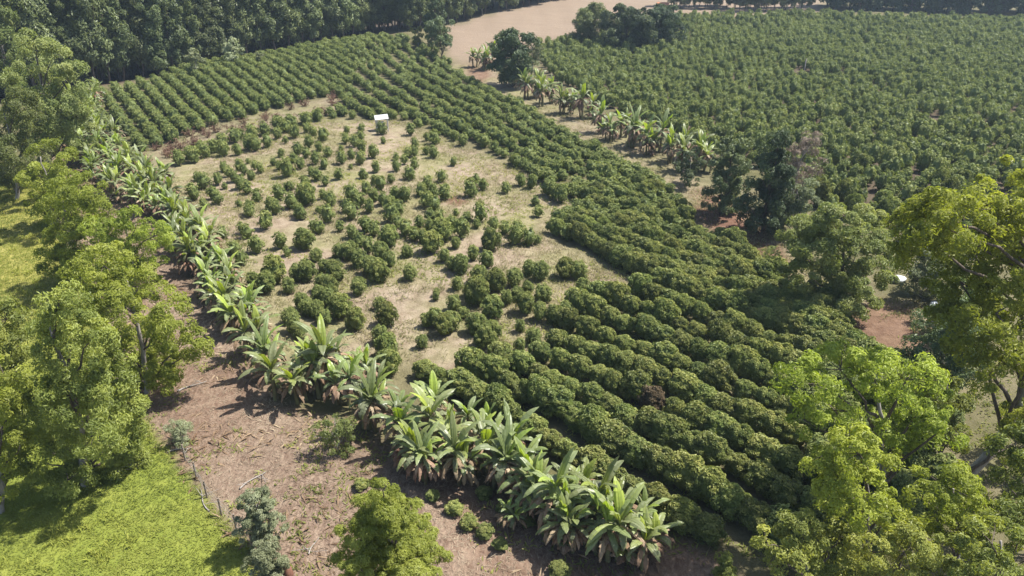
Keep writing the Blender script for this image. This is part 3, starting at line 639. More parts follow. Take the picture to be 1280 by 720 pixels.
for i in range(3):
    rg = np.random.default_rng(590 + i)
    FULL.append(tree_meshes(595 + i, 20, ellipse_lobes(rg, 20, 3.8, 4.0, 18, 1.7, 'round'), M['pale_green'], M['bark'], .2, 170, 60, .5, .2, 1.0, .7, (0, 0), .3, .15, .3, .85, 10))
forest(pts, '', 'full crowned tree in the wood at the upper left corner', 'full crowned trees of the upper left wood', FULL, .95, 'woodland_tree')
pts = []                                                                    # along the far side of the bare hill
a0 = np.array(G(562, 32)); a1 = np.array(G(700, 1)); dd = (a1 - a0) / np.linalg.norm(a1 - a0); nn_ = np.array([-dd[1], dd[0]]); n = 0
for r in range(4):
    q = -12.0
    while q < np.linalg.norm(a1 - a0) + 12:
        p = a0 + dd * q + nn_ * (2 + r * 4.5) + rng.normal(0, .5, 2)
        if r == 0: n += 1
        pts.append((p[0], p[1], n if r == 0 else 0)); q += 3.4 * rng.uniform(.8, 1.2)
forest(pts, 'thin trunked eucalyptus bordering the bare hill, %s from the left', 'eucalyptus deeper in the stand beyond the bare hill', 'eucalyptus stand beyond the bare hill', EU, .95, 'eucalyptus_tree')
pts = []; n = 0                                                             # thin line far right of the hill
for r in range(2):
    for q in np.linspace(845, 1012, 20):
        x, y = G(float(q), 11.5 - .012 * (q - 845) + 3 * (q > 920)); n += 1 if r == 0 else 0
        pts.append((x + rng.normal(0, .5), y + r * 5 + rng.normal(0, .6), n if r == 0 else 0))
forest(pts, 'slim far eucalyptus beyond the right coffee field, %s from the left', 'slim far eucalyptus in the second line beyond the right field', 'far eucalyptus line beyond the right field', EU, .6, 'eucalyptus_tree')
pts = []; n = 0
for r in range(2):
    for q in np.linspace(1050, 1420, 17):
        x, y = G(float(q), 13 + .028 * (q - 1050)); n += 1 if r == 0 else 0
        pts.append((x + rng.normal(0, .8), y + 2 + r * 8 + rng.normal(0, .8), n if r == 0 and q < 1285 else 0))
forest(pts, 'dark far broad tree behind the right coffee field, %s from its left end', 'dark far broad tree in the back of the wood behind the right field', 'dark wood behind the right field', FARW, 1.0, 'broadleaf_tree')

# ------------------------------------------------------------------ banana plants
def banana_leaf(b, base, az, e0, bend, L, W, tint, rg, tear=.6):
    n = 11; s = np.linspace(0, 1, n); el = e0 - bend * s ** 1.4
    dx = np.cos(el); dz = np.sin(el); st = L / (n - 1)
    hx = np.concatenate([[0], np.cumsum((dx[1:] + dx[:-1]) / 2 * st)]); hz = np.concatenate([[0], np.cumsum((dz[1:] + dz[:-1]) / 2 * st)])
    ca, sa = math.cos(az), math.sin(az); side = np.array([-sa, ca, 0])
    pts = np.asarray(base) + np.stack([hx * ca, hx * sa, hz], 1)
    fwd = np.stack([dx * ca, dx * sa, dz], 1); up = np.cross(fwd, side); up *= np.sign(up[:, 2:3] + 1e-6)
    prof = np.where(s < .16, .05, np.sin(math.pi * np.clip((s - .16) / .84, 0, 1) ** .72) ** .6) * W * .5
    prof[-1] = .02
    for sg in (-1, 1):
        droop = rg.uniform(.05, .35); j = 1
        while j < n - 1:
            k = min(n - 1, j + (rg.integers(1, 3) if rg.random() < tear else rg.integers(2, 5)))
            d = droop + (rg.uniform(-.1, .75) if rg.random() < tear else 0)
            idx = np.arange(j, k + 1); w = prof[idx][:, None]
            sh = np.zeros(len(idx)); sh[-1] = -.04 * (rg.random() < tear) ; cx = pts[idx] + 0
            mid = cx + (side * sg * .55 * math.cos(d * .6) + up[idx] * (.18 - .55 * math.sin(d * .6))) * w + fwd[idx] * w * .12
            edge = cx + (side * sg * math.cos(d) + up[idx] * (.2 - math.sin(d))) * w + fwd[idx] * w * .3 + fwd[idx] * sh[:, None]
            m = len(idx); V = np.concatenate([cx, mid, edge])
            Q = [[i, i + 1, m + i + 1, m + i] for i in range(m - 1)] + [[m + i, m + i + 1, 2 * m + i + 1, 2 * m + i] for i in range(m - 1)]
            if sg < 0: Q = [q[::-1] for q in Q]
            b.add(V, Q, np.clip(tint + rg.normal(0, .05), 0, 1)); j = k
    V, Q = tube(pts, np.linspace(.035, .008, n), 5); b.add(V, Q, min(1, tint + .15))

def banana_variant(seed, stems):
    rg = np.random.default_rng(seed); fol = QB(); dead = QB(); sts = []
    for q in range(stems):
        a = rg.random() * 6.28; d0 = 0 if q == 0 else rg.uniform(.35, .75); hs = rg.uniform(1.7, 2.5) * (1 if q == 0 else rg.uniform(.45, .85))
        bx, by = d0 * math.cos(a), d0 * math.sin(a); lx, ly = rg.normal(0, .22, 2)
        top = np.array([bx + lx, by + ly, hs]); sb = QB()
        V, Q = tube([(bx, by, -.15), (bx + lx * .3, by + ly * .3, hs * .5), tuple(top - (0, 0, .1)), tuple(top + (0, 0, .12))], [.15 * hs / 2, .115 * hs / 2, .085 * hs / 2, .05], 9); sb.add(V, Q)
        sts.append(sb.mesh('pseudostem', [M['stem']], True))
        nl = rg.integers(9, 13); a0 = rg.random() * 6.28; k = hs / 2.1
        for i in range(nl):
            t = i / (nl - 1)                                                # 0 young upright .. 1 old drooping
            e0 = R(82) - t * R(46) + rg.normal(0, .2); bend = .4 + t * 2.3 + abs(rg.normal(0, .35))
            tint = np.clip(.62 - .5 * t + rg.normal(0, .14), .0, 1) if i > 0 else .9
            banana_leaf(fol, top + np.array([0, 0, -.12 + .1 * (1 - t)]), a0 + i * 2.4 + rg.normal(0, .2), e0, bend, (1.6 + .7 * math.sin(math.pi * min(1, .25 + t))) * k * rg.uniform(.85, 1.1), (.52 - .1 * t) * k ** .5 * rg.uniform(.75, 1.15), tint, rg, .55 + .4 * t)
        for i in range(rg.integers(12, 19)):                                   # dry leaves hanging round the stem
            banana_leaf(dead, top - np.array([0, 0, rg.uniform(.05, .35)]), rg.random() * 6.28, R(15) + rg.normal(0, .2), 1.75 + rg.normal(0, .15), rg.uniform(1.1, 1.9) * k, .32, rg.uniform(.05, .8), rg, .9)
    return sts, fol.mesh('leaf_crown', [M['banana']]), dead.mesh('dead_leaves', [M['banana_dead']])

BV = [banana_variant(700 + i, 2 + (i % 3 > 0) + (i == 4)) for i in range(9)]
def banana(px, py, label, group, i, sc=1.0, rz=None, xy=None):
    x, y = xy if xy is not None else G(px, py); sts, fol, dead = BV[i % 9]
    r = empty('banana_plant', on(x, y), rng.random() * 6.28 if rz is None else rz, sc * 1.1); tag(r, label, 'banana plant', group)
    for s in sts: obj('pseudostem', s, r)
    obj('leaf_crown', fol, r); obj('dead_leaves', dead, r)
    return r
FRONT = [(332, 470, .9), (372, 505, .95), (420, 478, .9), (530, 600, .8), (575, 600, .9), (625, 612, .95), (662, 650, .8), (700, 676, .85), (758, 668, .95), (805, 700, .8), (300, 420, 1), (318, 442, 1), (345, 500, 1.05), (385, 480, .9), (402, 492, 1.1), (436, 506, 1.0), (462, 536, .95), (452, 486, .8), (500, 560, 1.05), (512, 590, .9), (540, 560, 1.1), (566, 575, .85), (548, 530, .9), (604, 590, 1.1), (640, 592, 1.05), (618, 560, .75), (650, 622, 1.0), (640, 664, .55), (690, 640, .9), (706, 662, 1.0), (724, 640, .85), (744, 690, 1.0), (772, 700, 1.12), (790, 680, .9), (670, 640, .8), (585, 545, .7), (715, 690, .8), (475, 512, .8)]
for n, (px, py, s) in enumerate(sorted(FRONT)):
    look = 'small low' if s < .7 else 'tall' if s > 1.04 else 'mid sized' if s > .88 else 'shorter'
    banana(px, py, '%s banana plant in the front line, %s from its left end' % (look, nth(n + 1)), 'banana plants of the front line', n * 2 + n // 4, s * 1.0)
line = [(102, 134), (90, 160), (122, 196), (150, 226), (182, 250), (212, 282), (240, 318), (262, 352), (285, 392), (305, 425)]
g = np.array([G(*q) for q in line]); sl = np.concatenate([[0], np.cumsum(np.linalg.norm(np.diff(g, axis=0), axis=1))]); n = 0; q = 0.0
left = []
while q < sl[-1]:
    c = np.array([np.interp(q, sl, g[:, 0]), np.interp(q, sl, g[:, 1])])
    w = 2.2 if q < sl[-1] * .55 else 1.4
    for off in ((-w, 0, w) if q < sl[-1] * .62 else (-w * .5, w * .6)):
        left.append((c + np.array([.72, .69]) * (off + .3) + rng.normal(0, .35, 2), off))
    q += 2.0 * rng.uniform(.85, 1.15)
for n, (c, off) in enumerate(left):
    side = 'field side' if off > .5 else 'tree side' if off < -.5 else 'middle'
    k = sum(1 for d, o in left[:n + 1] if (o > .5, o < -.5) == (off > .5, off < -.5))
    banana(0, 0, 'banana plant on the %s of the left thicket, %s from the forest end' % (side, nth(k)), 'banana plants of the left thicket', n * 5 + n // 3, rng.uniform(.68, .92), None, c)
TRACKB = [(596, 84), (606, 88), (616, 84), (656, 124), (668, 122), (678, 133), (690, 130), (703, 142), (716, 143), (728, 150), (740, 148), (762, 176), (776, 172), (788, 184), (800, 180), (812, 194), (824, 190), (838, 204), (852, 200), (868, 208), (880, 214), (846, 214), (752, 168)]
for n, (px, py) in enumerate(sorted(TRACKB)):
    banana(px, py, 'yellowish banana plant along the track, %s counting from the far round tree side' % nth(n + 1), 'banana plants along the track', n * 4 + n // 5, rng.uniform(.95, 1.18))

# dead coffee in the bare strip
DEAD = []
for i in range(3):
    rg = np.random.default_rng(800 + i); b = QB()
    for q in range(16):
        a = rg.random() * 6.28; e = rg.uniform(.5, 1.4); L = rg.uniform(.7, 1.5)
        p1 = np.array([math.cos(a) * math.cos(e), math.sin(a) * math.cos(e), math.sin(e)]) * L
        limb(b, (0, 0, -.05), p1, .03, .008, rg, 4, 0, 4)
        m = 9; V, Q = leaf_quads(p1 * rg.uniform(.4, 1.05, (m, 1)) + rg.normal(0, .13, (m, 3)), rg.normal(0, 1, (m, 3)), rg.normal(0, 1, (m, 3)), .25, .11); b.add(V, Q, np.repeat(rg.random(m), 4))
    DEAD.append(b.mesh('dead_coffee_shrub', [M['dead']]))
cand = []
while len(cand) < 34:
    px = rng.uniform(165, 425); py = np.interp(px, [165, 240, 300, 420], [205, 178, 164, 130]) + rng.uniform(-9, 11)
    x, y = G(px, py)
    if inside(gSTRIP, x, y) and all(math.hypot(x - c[1], y - c[2]) > 1.3 for c in cand): cand.append((px, x, y))
for n, (px, x, y) in enumerate(sorted(cand)):
    tag(obj('dead_coffee_shrub', DEAD[n % 3], None, on(x, y), rng.random() * 6, rng.uniform(.8, 1.15)), 'dead reddish brown coffee shrub in the bare strip, %s from the left' % nth(n + 1), 'dead shrub', 'dead coffee shrubs in the bare strip')

# ------------------------------------------------------------------ built things
def part(name, shapes, m, parent, sm=False):
    b = QB()
    for V, Q in shapes: b.add(V, Q)
    return obj(name, b.mesh(name, [M[m]], sm), parent)
sx, sy = G(478, 163)
sh = empty('shelter', on(sx, sy), R(14)); tag(sh, 'small open shelter with white sloping roof standing among the coffee', 'shelter')
V, Q = box(0, 0, 0, 2.0, 1.6, .05); V[:, 2] += 2.0 + .2 * V[:, 1] + .05 * V[:, 0]; part('roof', [(V, Q)], 'white_sheet', sh)
for x in (-.85, .85):
    for y in (-.68, .68):
        hh = 1.97 + .2 * y + .05 * x; part('post', [tube([(x, y, -.2), (x, y, hh)], .06, 7)], 'panel', sh)
part('wall', [box(-.25, -.6, .8, 1.05, .05, 1.55)], 'panel', sh)
# fence between pasture and bank
fx = [(232, 576), (246, 598), (259, 622), (277, 644), (296, 664), (316, 688), (338, 716), (362, 744)]
fp = np.array([G(*q) for q in fx]); fe = empty('wire_fence', on(*fp[0])); tag(fe, 'wire fence on thin wooden posts between pasture and straw bank', 'fence')
base = np.array(fe.location)
for x, y in fp:
    z = float(terrain(x, y)); part('post', [tube([(x - base[0], y - base[1], z - .3 - base[2]), (x - base[0] + .03, y - base[1], z + 1.25 - base[2])], .055, 7)], 'wood', fe)
for hgt in (.45, .8, 1.12):
    part('wire', [tube([(x - base[0], y - base[1], float(terrain(x, y)) + hgt - base[2]) for x, y in fp], .006, 4)], 'wire', fe)
# reddish mound-like stump, dry logs, poles
rg = np.random.default_rng(5)
x, y = G(361, 722); b = QB(); V, Q = blob((0, 0, .3), (.26, .24, .55), rg, 12, 8, .12); b.add(V, Q)
tag(obj('stump', b.mesh('stump', [M['rust']], True), None, on(x, y)), 'rusty red stump at the bottom edge near the grey green shrubs', 'stump')
def branch(px0, py0, px1, py1, r, label, n=3):
    a = np.array([*G(px0, py0), 0]); c = np.array([*G(px1, py1), 0]); b = QB(); o = np.array(on(*a[:2])); d = c - a
    pts = []
    for t in np.linspace(0, 1, 7):
        p = a + d * t + np.array([-d[1], d[0], 0]) * .05 * math.sin(t * 5); p[2] = float(terrain(p[0], p[1])) + r + .03; pts.append(p - o)
    V, Q = tube(pts, np.linspace(r, r * .4, 7), 6); b.add(V, Q)
    for k in range(n):
        i = rg.integers(1, 6); e = pts[i] + np.array([*rg.normal(0, .5, 2), rg.uniform(.1, .4)]); limb(b, pts[i], e, r * .5, r * .2, rg, 4, 0, 5)
    tag(obj('fallen_branch', b.mesh('fallen_branch', [M['bark']], True), None, tuple(o)), label, 'branch', 'fallen branches on the bank')
branch(210, 566, 240, 560, .05, 'pale fallen branch at the tip of the pasture by the bank')
branch(222, 490, 258, 477, .06, 'dark fallen branch on the red bank under the broad bright tree')
branch(300, 612, 332, 590, .05, 'bleached fallen branch in the middle of the straw bank')
branch(386, 694, 398, 672, .04, 'short fallen branch on the straw right of the stump')
branch(262, 640, 248, 612, .04, 'fallen branch lying beside the fence posts')
x, y = G(1005, 90); b = QB(); V, Q = tube([(0, 0, -.3), (0, 0, 2.6)], .09, 8); b.add(V, Q)
tag(obj('pole', b.mesh('pole', [M['bark']], True), None, on(x, y)), 'short pale pole beside a bare patch in the right coffee field', 'pole')
x, y = G(1122, 352); b = QB(); V, Q = blob((0, 0, .25), (.8, .5, .28), rg, 12, 7, .1); b.add(V, Q)
tag(obj('bag', b.mesh('bag', [M['plastic']], True), None, on(x, y), .4), 'white plastic bag lying beside the dome shaped tree', 'bag')
x, y = G(1166, 384); b = QB(); V, Q = blob((0, 0, .25), (.4, .3, .3), rg, 12, 7, .1); b.add(V, Q)
tag(obj('bag', b.mesh('bag', [M['plastic']], True), None, on(x, y), 1.0), 'small white bag beside the dark shrub near the bare soil', 'bag')
x, y = G(828, 10); hs = empty('farm_house', on(x, y), R(-8), .5); tag(hs, 'tiny far farm house with an orange roof beyond the dark trees', 'house')
part('wall', [box(0, 0, 1.1, 6.5, 4, 2.2)], 'plaster', hs)
V = np.array([[-3.6, -2.4, 2.1], [3.6, -2.4, 2.1], [3.6, 0, 3.3], [-3.6, 0, 3.3], [-3.6, 2.4, 2.1], [3.6, 2.4, 2.1], [-3.6, -2.4, 2.0], [3.6, -2.4, 2.0], [-3.6, 2.4, 2.0], [3.6, 2.4, 2.0]])
part('roof', [(V, np.array([[0, 1, 2, 3], [3, 2, 5, 4], [6, 8, 9, 7], [0, 6, 7, 1], [4, 5, 9, 8], [0, 3, 4, 8], [1, 7, 9, 5]]))], 'orange', hs)
part('door', [box(-1, -2.02, .95, .9, .05, 1.9)], 'opening', hs); part('window', [box(1.3, -2.02, 1.3, 1, .05, .9)], 'opening', hs)

# ------------------------------------------------------------------ ground
def lines(a, b, fine0, fine1, s, g=1.09):
    out = list(np.arange(fine0, fine1, s)); d = s; v = fine1
    while v < b: out.append(v); d = min(d * g, 25); v += d
    out.append(b); d = s; v = fine0
    while True:
        d = min(d * g, 25); v -= d
        if v < a: break
        out.append(v)
    out.append(a); return np.array(sorted(out))
X = lines(-520, 520, -62, 42, .5); Y = lines(-120, 700, 18, 100, .5)
XX, YY = np.meshgrid(X, Y); ZZ = terrain(XX, YY)
def vnoise(x, y, s, seed):
    r = np.random.default_rng(seed).random((64, 64)); u = x / s; v = y / s; i = np.floor(u).astype(int); j = np.floor(v).astype(int); fu = u - i; fv = v - j
    fu = fu * fu * (3 - 2 * fu); fv = fv * fv * (3 - 2 * fv); q = lambda a, b: r[a % 64, b % 64]
    return (q(i, j) * (1 - fu) + q(i + 1, j) * fu) * (1 - fv) + (q(i, j + 1) * (1 - fu) + q(i + 1, j + 1) * fu) * fv
def fbm(x, y, s, seed): return sum(vnoise(x, y, s / 2 ** k, seed + k) * .5 ** k for k in range(4)) / 1.875
PAST = GP([(-260, 800), (340, 735), (304, 684), (262, 628), (222, 580), (192, 548), (165, 500), (120, 400), (72, 300), (52, 232), (0, 222), (-420, 215)])
BANK = GP([(165, 470), (120, 360), (80, 260), (60, 200), (95, 170), (150, 235), (215, 300), (258, 375), (300, 430), (330, 455), (345, 500), (470, 550), (640, 620), (760, 690), (850, 670), (900, 700), (960, 790), (330, 790), (304, 684), (222, 580), (190, 545)])
BARE = GP([(565, 74), (556, 34), (620, 14), (700, -6), (800, -14), (1060, -12), (1012, 17), (930, 19), (852, 26), (836, 40), (740, 50), (680, 56), (630, 78)])
TRACK = GP([(560, 78), (600, 106), (661, 137), (720, 174), (793, 208), (850, 240), (870, 275), (923, 296), (943, 322), (982, 340), (1010, 365), (1050, 378), (1057, 415), (1079, 432), (1150, 445), (1160, 400), (1145, 375), (1080, 370), (1000, 320), (960, 280), (900, 240), (860, 215), (800, 180), (750, 158), (690, 125), (640, 100), (600, 78)])
RED1 = GP([(880, 236), (930, 262), (965, 305), (990, 345), (960, 345), (925, 318), (900, 296), (860, 268)]); RED2 = GP([(1045, 395), (1100, 375), (1155, 385), (1155, 445), (1090, 445), (1050, 425)]); RED3 = GP([(575, 80), (600, 84), (620, 96), (600, 102)]); RED4 = GP([(556, 246), (572, 244), (585, 252), (574, 260), (558, 256)])
RED5 = GP([(170, 470), (240, 440), (330, 470), (320, 520), (240, 560), (185, 530)]); RED6 = GP([(560, 600), (700, 690), (860, 690), (900, 720), (600, 720)])
def soft(poly, w, ns=2.0, na=1.2, seed=3):
    d = sdist(poly, XX, YY) + (fbm(XX, YY, ns, seed) - .5) * 2 * na
    return smooth(-w, w, d)
w_grass = soft(PAST, .25, 1.5, .5, 3)
w_pale = np.clip(soft(GP(CLEAR), 2, 5, 2.5, 9) + .75 * soft(TRACK, .8, 2, 1, 21) + .6 * soft(GP(STRIP), 1, 2, 1, 33), 0, 1)
w_straw = soft(BANK, .6, 2, .9, 15) * (1 - w_grass)
w_red = np.clip(soft(RED1, 1.5, 2, 1.5, 41) + soft(RED2, 1, 2, 1, 43) * .8 + soft(RED3, 2, 2, 2, 44) * .8 + soft(RED4, .6, 1.5, .8, 45) + .3 * soft(RED5, 1.5, 2, 2, 46) + .35 * soft(RED6, 1.2, 2, 2, 47), 0, 1)
w_bare = soft(BARE, 1.5, 6, 2, 51)
sf = (XX - FA[0]) * FN[0] + (YY - FA[1]) * FN[1]; w_floor_shade = np.maximum(.85 * soft(gRIGHT, 2, 4, 1.5, 71) * (1 - w_bare), smooth(0, 4, sf)) * np.where(inside(gRIGHT, XX, YY), 1, 1 - smooth(10, 30, XX)) * (1 - w_bare) * (1 - w_grass)  # dark litter in the forest; under the right field, painted shadow between shrubs
V = np.stack([XX, YY, ZZ], -1).reshape(-1, 3); ny, nx = XX.shape
ii = np.arange(ny * nx).reshape(ny, nx); Qall = np.stack([ii[:-1, :-1], ii[:-1, 1:], ii[1:, 1:], ii[1:, :-1]], -1).reshape(-1, 4)
w_yel = smooth(44, 62, YY + 6 * fbm(XX, YY, 9, 61)) * .9
W1 = np.stack([w_grass, w_pale, w_straw, w_yel], -1).reshape(-1, 4); W2 = np.stack([w_red, w_bare, w_floor_shade, np.ones_like(w_red)], -1).reshape(-1, 4)

m, nt, ns, lk = mat('ground_soil_and_grass'); M['ground'] = m
ge = ns.new('ShaderNodeNewGeometry')
def noise(scale, det=6, rough=.6, stretch=None, rot=0):
    n = ns.new('ShaderNodeTexNoise'); n.inputs['Scale'].default_value = scale; n.inputs['Detail'].default_value = det; n.inputs['Roughness'].default_value = rough
    if stretch:
        mp = ns.new('ShaderNodeMapping'); mp.inputs['Scale'].default_value = stretch; mp.inputs['Rotation'].default_value = (0, 0, rot); lk.new(ge.outputs['Position'], mp.inputs[0]); lk.new(mp.outputs[0], n.inputs['Vector'])
    else: lk.new(ge.outputs['Position'], n.inputs['Vector'])
    return n.outputs['Fac']
def mixc(fac, a, b):
    x = ns.new('ShaderNodeMix'); x.data_type = 'RGBA'
    if isinstance(fac, float): x.inputs[0].default_value = fac
    else: lk.new(fac, x.inputs[0])
    lk.new(a, x.inputs[6]); lk.new(b, x.inputs[7]); return x.outputs[2]
def rampc(fac, stops): r = ramp(ns, stops); lk.new(fac, r.inputs[0]); return r.outputs[0]
nb, nm, nf = noise(.13, 4), noise(.9, 6, .65), noise(5, 6, .7)
soil = mixc(nf, rampc(nm, [(.35, (.10, .085, .045)), (.65, (.19, .17, .085))]), rampc(nb, [(.4, (.12, .12, .045)), (.65, (.26, .22, .13))]))
pale = mixc(rampc(nb, [(.42, (0, 0, 0)), (.62, (1, 1, 1))]), rampc(nm, [(.3, (.22, .16, .11)), (.55, (.37, .295, .205)), (.75, (.45, .37, .27))]), rampc(nm, [(.3, (.15, .155, .06)), (.5, (.27, .25, .12)), (.75, (.38, .33, .19))]))
pale = mixc(rampc(nf, [(.45, (0, 0, 0)), (.75, (.55, .55, .55))]), pale, rampc(nb, [(.3, (.24, .16, .11)), (.7, (.22, .19, .09))]))
gr = mixc(nf, rampc(nm, [(.3, (.16, .20, .035)), (.7, (.28, .30, .06))]), rampc(nb, [(.35, (.20, .26, .035)), (.7, (.38, .38, .08))]))
stw = mixc(noise(3, 6, .75, (1, 5, 1), .5), mixc(rampc(nb, [(.4, (0, 0, 0)), (.62, (1, 1, 1))]), rampc(nm, [(.3, (.10, .062, .042)), (.5, (.215, .145, .10)), (.7, (.37, .285, .205))]), rampc(nm, [(.3, (.17, .10, .07)), (.5, (.31, .215, .15)), (.75, (.42, .32, .23))])), rampc(noise(1.6, 7, .75, (3, 1, 1), .2), [(.38, (.10, .06, .042)), (.62, (.43, .33, .24))]))
red = rampc(nm, [(.3, (.13, .065, .042)), (.7, (.28, .165, .11))])
bare = mixc(noise(.5, 5, .6, (1, 6, 1), -.5), rampc(nb, [(.3, (.25, .185, .13)), (.7, (.33, .25, .18))]), rampc(nf, [(.3, (.26, .195, .14)), (.7, (.35, .275, .2))]))
bare = mixc(rampc(noise(.9, 3, .5, (.12, 2.2, 1), -.9), [(.42, (0, 0, 0)), (.6, (.6, .6, .6))]), bare, rampc(nf, [(.3, (.22, .16, .11)), (.7, (.29, .22, .155))]))
A1 = ns.new('ShaderNodeAttribute'); A1.attribute_name = 'zones'; A2 = ns.new('ShaderNodeAttribute'); A2.attribute_name = 'soils'
s1 = ns.new('ShaderNodeSeparateColor'); lk.new(A1.outputs['Color'], s1.inputs[0]); s2 = ns.new('ShaderNodeSeparateColor'); lk.new(A2.outputs['Color'], s2.inputs[0])
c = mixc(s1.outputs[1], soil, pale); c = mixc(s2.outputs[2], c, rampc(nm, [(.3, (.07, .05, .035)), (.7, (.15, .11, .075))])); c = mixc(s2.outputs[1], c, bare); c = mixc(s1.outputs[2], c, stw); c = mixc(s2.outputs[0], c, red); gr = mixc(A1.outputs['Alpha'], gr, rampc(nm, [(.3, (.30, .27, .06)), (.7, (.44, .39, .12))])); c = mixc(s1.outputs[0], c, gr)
p = ns.new('ShaderNodeBsdfPrincipled'); p.inputs['Roughness'].default_value = .95; p.inputs['Specular IOR Level'].default_value = .1; hv = ns.new('ShaderNodeHueSaturation'); hv.inputs['Value'].default_value = .66; lk.new(c, hv.inputs['Color']); lk.new(hv.outputs[0], p.inputs['Base Color'])
bp = ns.new('ShaderNodeBump'); bp.inputs['Strength'].default_value = .6; bp.inputs['Distance'].default_value = .25
ad = ns.new('ShaderNodeMath'); ad.operation = 'ADD'; lk.new(nm, ad.inputs[0]); lk.new(nf, ad.inputs[1]); lk.new(ad.outputs[0], bp.inputs['Height']); lk.new(bp.outputs[0], p.inputs['Normal'])
o = ns.new('ShaderNodeOutputMaterial'); lk.new(p.outputs[0], o.inputs[0])

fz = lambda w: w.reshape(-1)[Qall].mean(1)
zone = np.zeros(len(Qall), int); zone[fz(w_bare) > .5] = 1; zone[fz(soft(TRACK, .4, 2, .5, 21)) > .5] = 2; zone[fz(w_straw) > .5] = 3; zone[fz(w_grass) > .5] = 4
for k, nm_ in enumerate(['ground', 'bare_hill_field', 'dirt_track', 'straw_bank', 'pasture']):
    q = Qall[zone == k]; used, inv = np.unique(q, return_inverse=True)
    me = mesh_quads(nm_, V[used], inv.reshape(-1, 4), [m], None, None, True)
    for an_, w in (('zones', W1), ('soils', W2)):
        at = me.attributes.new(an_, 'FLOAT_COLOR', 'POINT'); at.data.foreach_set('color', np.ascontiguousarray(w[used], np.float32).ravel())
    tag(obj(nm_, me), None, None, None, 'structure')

# ------------------------------------------------------------------ grass, straw
def blades(name, label, cat, polys, n, hgt, wid, lie, m, tmean, ntuft, minw=None, spread=.12):
    rg = np.random.default_rng(len(name) * 7 + n); acc = []; got = 0
    allp = np.concatenate(polys); lo = np.maximum(allp.min(0), (-70, 16)); hi = np.minimum(allp.max(0), (60, 130))
    while got < n:
        q = rg.uniform(lo, hi, (n * 2, 2)); ok = np.zeros(len(q), bool)
        for pl in polys: ok |= inside(pl, q[:, 0], q[:, 1])
        if minw: ok &= fbm(q[:, 0], q[:, 1], minw[0], 77) > minw[1] + rg.normal(0, .04, len(q))
        px, py, dep = P(q[:, 0], q[:, 1], 0); ok &= (px > -60) & (px < 1340) & (py < 800)
        ok &= rg.random(len(q)) < np.clip(70 / dep, .1, 1) ** 1.0
        acc.append(q[ok]); got += ok.sum()
    q = np.concatenate(acc)[:n]; k = np.repeat(np.arange(n), ntuft); N = len(k)
    xy = q[k] + rg.normal(0, spread, (N, 2)); z = terrain(xy[:, 0], xy[:, 1])
    a = rg.random(N) * 6.28; el = np.clip(rg.normal(lie, .25, N), .05, 1.5); hh = hgt * rg.uniform(.5, 1.5, N)
    A = np.stack([np.cos(a) * np.cos(el), np.sin(a) * np.cos(el), np.sin(el)], 1)
    Cc = np.stack([xy[:, 0], xy[:, 1], z + .01], 1) + A * hh[:, None] * .45
    nn = nrm(np.cross(A, np.stack([-np.sin(a), np.cos(a), 0 * a], 1)) + rg.normal(0, .2, (N, 3)))
    Vv, Qq = leaf_quads(Cc, A, nn, hh, wid * rg.uniform(.6, 1.4, N), .15)
    tq = np.clip(tmean + (fbm(q[:, 0], q[:, 1], 4, 91) - .5) * 1.3, 0, 1)[k] + rg.normal(0, .12, N)
    tag(obj(name, mesh_quads(name, Vv, Qq, [M[m]], np.repeat(np.clip(tq, 0, 1), 4))), label, cat, None, 'stuff')
blades('pasture_grass', 'short bright green grass growing over the pasture', 'grass', [PAST], 24000, .15, .04, .75, 'grass', .5, 5)
blades('dry_straw', 'dry straw and trash littering the bank below the bananas', 'straw', [BANK], 8000, .38, .024, .14, 'straw', .55, 4, None, .3)
blades('dry_grass', 'sparse dry grass tufts over the pale clearing and track', 'dry grass', [gCLEAR, TRACK], 11000, .32, .05, .8, 'drygrass', .5, 6, (6, .46), .2)
blades('leaf_litter', 'fallen brown banana leaves and dry trash on the bank', 'leaf litter', [BANK], 900, .7, .12, .1, 'banana_dead', .4, 2, (4, .5), .4)
blades('tall_grass', 'taller grass tufts scattered through the pasture and along its edge', 'tall grass', [PAST], 140, .4, .06, 1.0, 'grass', .35, 22, (3, .55), .22)
blades('green_weeds', 'low green weeds between the coffee rows and on the bank', 'weeds', [gFIELD, BANK, GP([(1110, 445), (1160, 380), (1300, 380), (1300, 660), (1120, 660)])], 6500, .3, .08, .6, 'mid_green', .5, 6, (5, .55), .22)

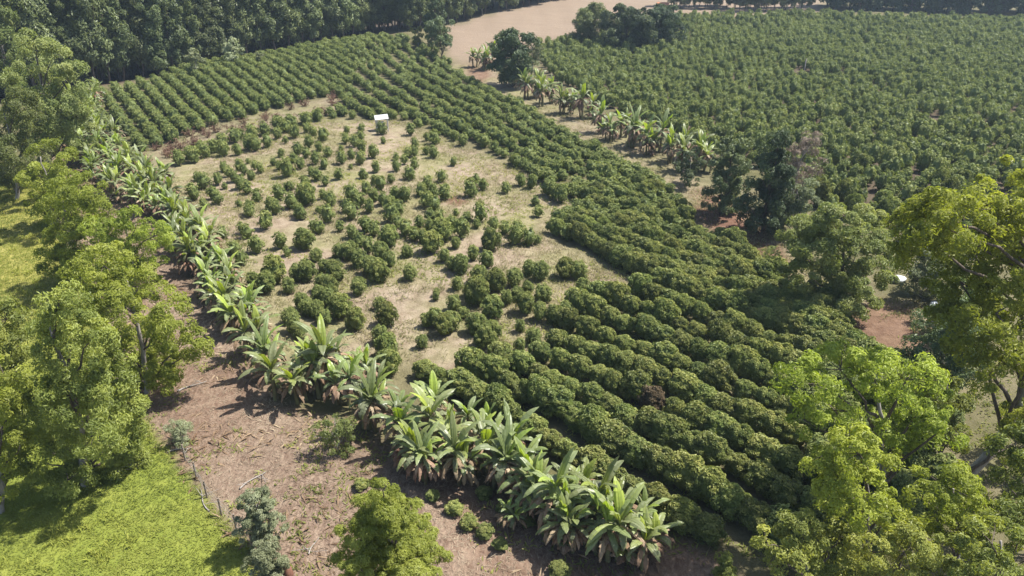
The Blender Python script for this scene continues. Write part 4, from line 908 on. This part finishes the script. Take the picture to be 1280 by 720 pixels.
# ------------------------------------------------------------------ air
hz = bpy.data.meshes.new('haze'); V_, Q_ = box(0, 290, 25, 1060, 840, 90)
hz = mesh_quads('haze', V_, Q_, []); m, nt, ns, lk = mat('haze_air')
pv = ns.new('ShaderNodeVolumePrincipled'); pv.inputs['Color'].default_value = (.66, .82, 1, 1); pv.inputs['Density'].default_value = .00022; pv.inputs['Anisotropy'].default_value = .2
o = ns.new('ShaderNodeOutputMaterial'); lk.new(pv.outputs[0], o.inputs['Volume']); hz.materials.append(m)
USE_HAZE = True
if USE_HAZE: tag(obj('haze', hz), 'thin pale haze over the plantation', 'haze', None, 'stuff')

# ------------------------------------------------------------------ light, camera, render
SUN_EL = 59.0; sd = np.array([.95, .27])                   # sun ahead of the camera and to the right
az = math.atan2(sd[0], sd[1])
w = bpy.data.worlds.new('World'); SC.world = w; w.use_nodes = True; nt = w.node_tree; nt.nodes.clear()
sk = nt.nodes.new('ShaderNodeTexSky'); sk.sky_type = 'NISHITA'; sk.sun_disc = False; sk.sun_elevation = R(SUN_EL); sk.sun_rotation = az; sk.air_density = 1.0; sk.dust_density = 1.5
bg = nt.nodes.new('ShaderNodeBackground'); bg.inputs['Strength'].default_value = .1; wo = nt.nodes.new('ShaderNodeOutputWorld')
nt.links.new(sk.outputs[0], bg.inputs[0]); nt.links.new(bg.outputs[0], wo.inputs[0])
ld = bpy.data.lights.new('sun', 'SUN'); ld.energy = 5.0; ld.angle = R(.6); ld.color = (1, .965, .91)
lo = bpy.data.objects.new('sun', ld); COL.objects.link(lo); lo.location = (60, 60, 60)
from mathutils import Vector
lo.rotation_euler = Vector((-math.cos(R(SUN_EL)) * math.sin(az), -math.cos(R(SUN_EL)) * math.cos(az), -math.sin(R(SUN_EL)))).to_track_quat('-Z', 'Y').to_euler()
cd = bpy.data.cameras.new('camera'); cd.sensor_width = 36; cd.lens = F / 1280 * 36; cd.clip_end = 3000; cd.clip_start = .1
co = bpy.data.objects.new('camera', cd); COL.objects.link(co); co.location = (0, 0, H); co.rotation_euler = (R(90 - PITCH), 0, 0); SC.camera = co
SC.render.engine = 'CYCLES'; SC.cycles.use_denoising = True
SC.cycles.max_bounces = 6; SC.cycles.diffuse_bounces = 3; SC.cycles.transmission_bounces = 3; SC.cycles.volume_bounces = 0; SC.cycles.transparent_max_bounces = 4
SC.cycles.volume_step_rate = 5
SC.view_settings.view_transform = 'Standard'; SC.view_settings.look = 'None'; SC.view_settings.exposure = 1.2; SC.view_settings.gamma = 1
SC.view_settings.use_curve_mapping = False
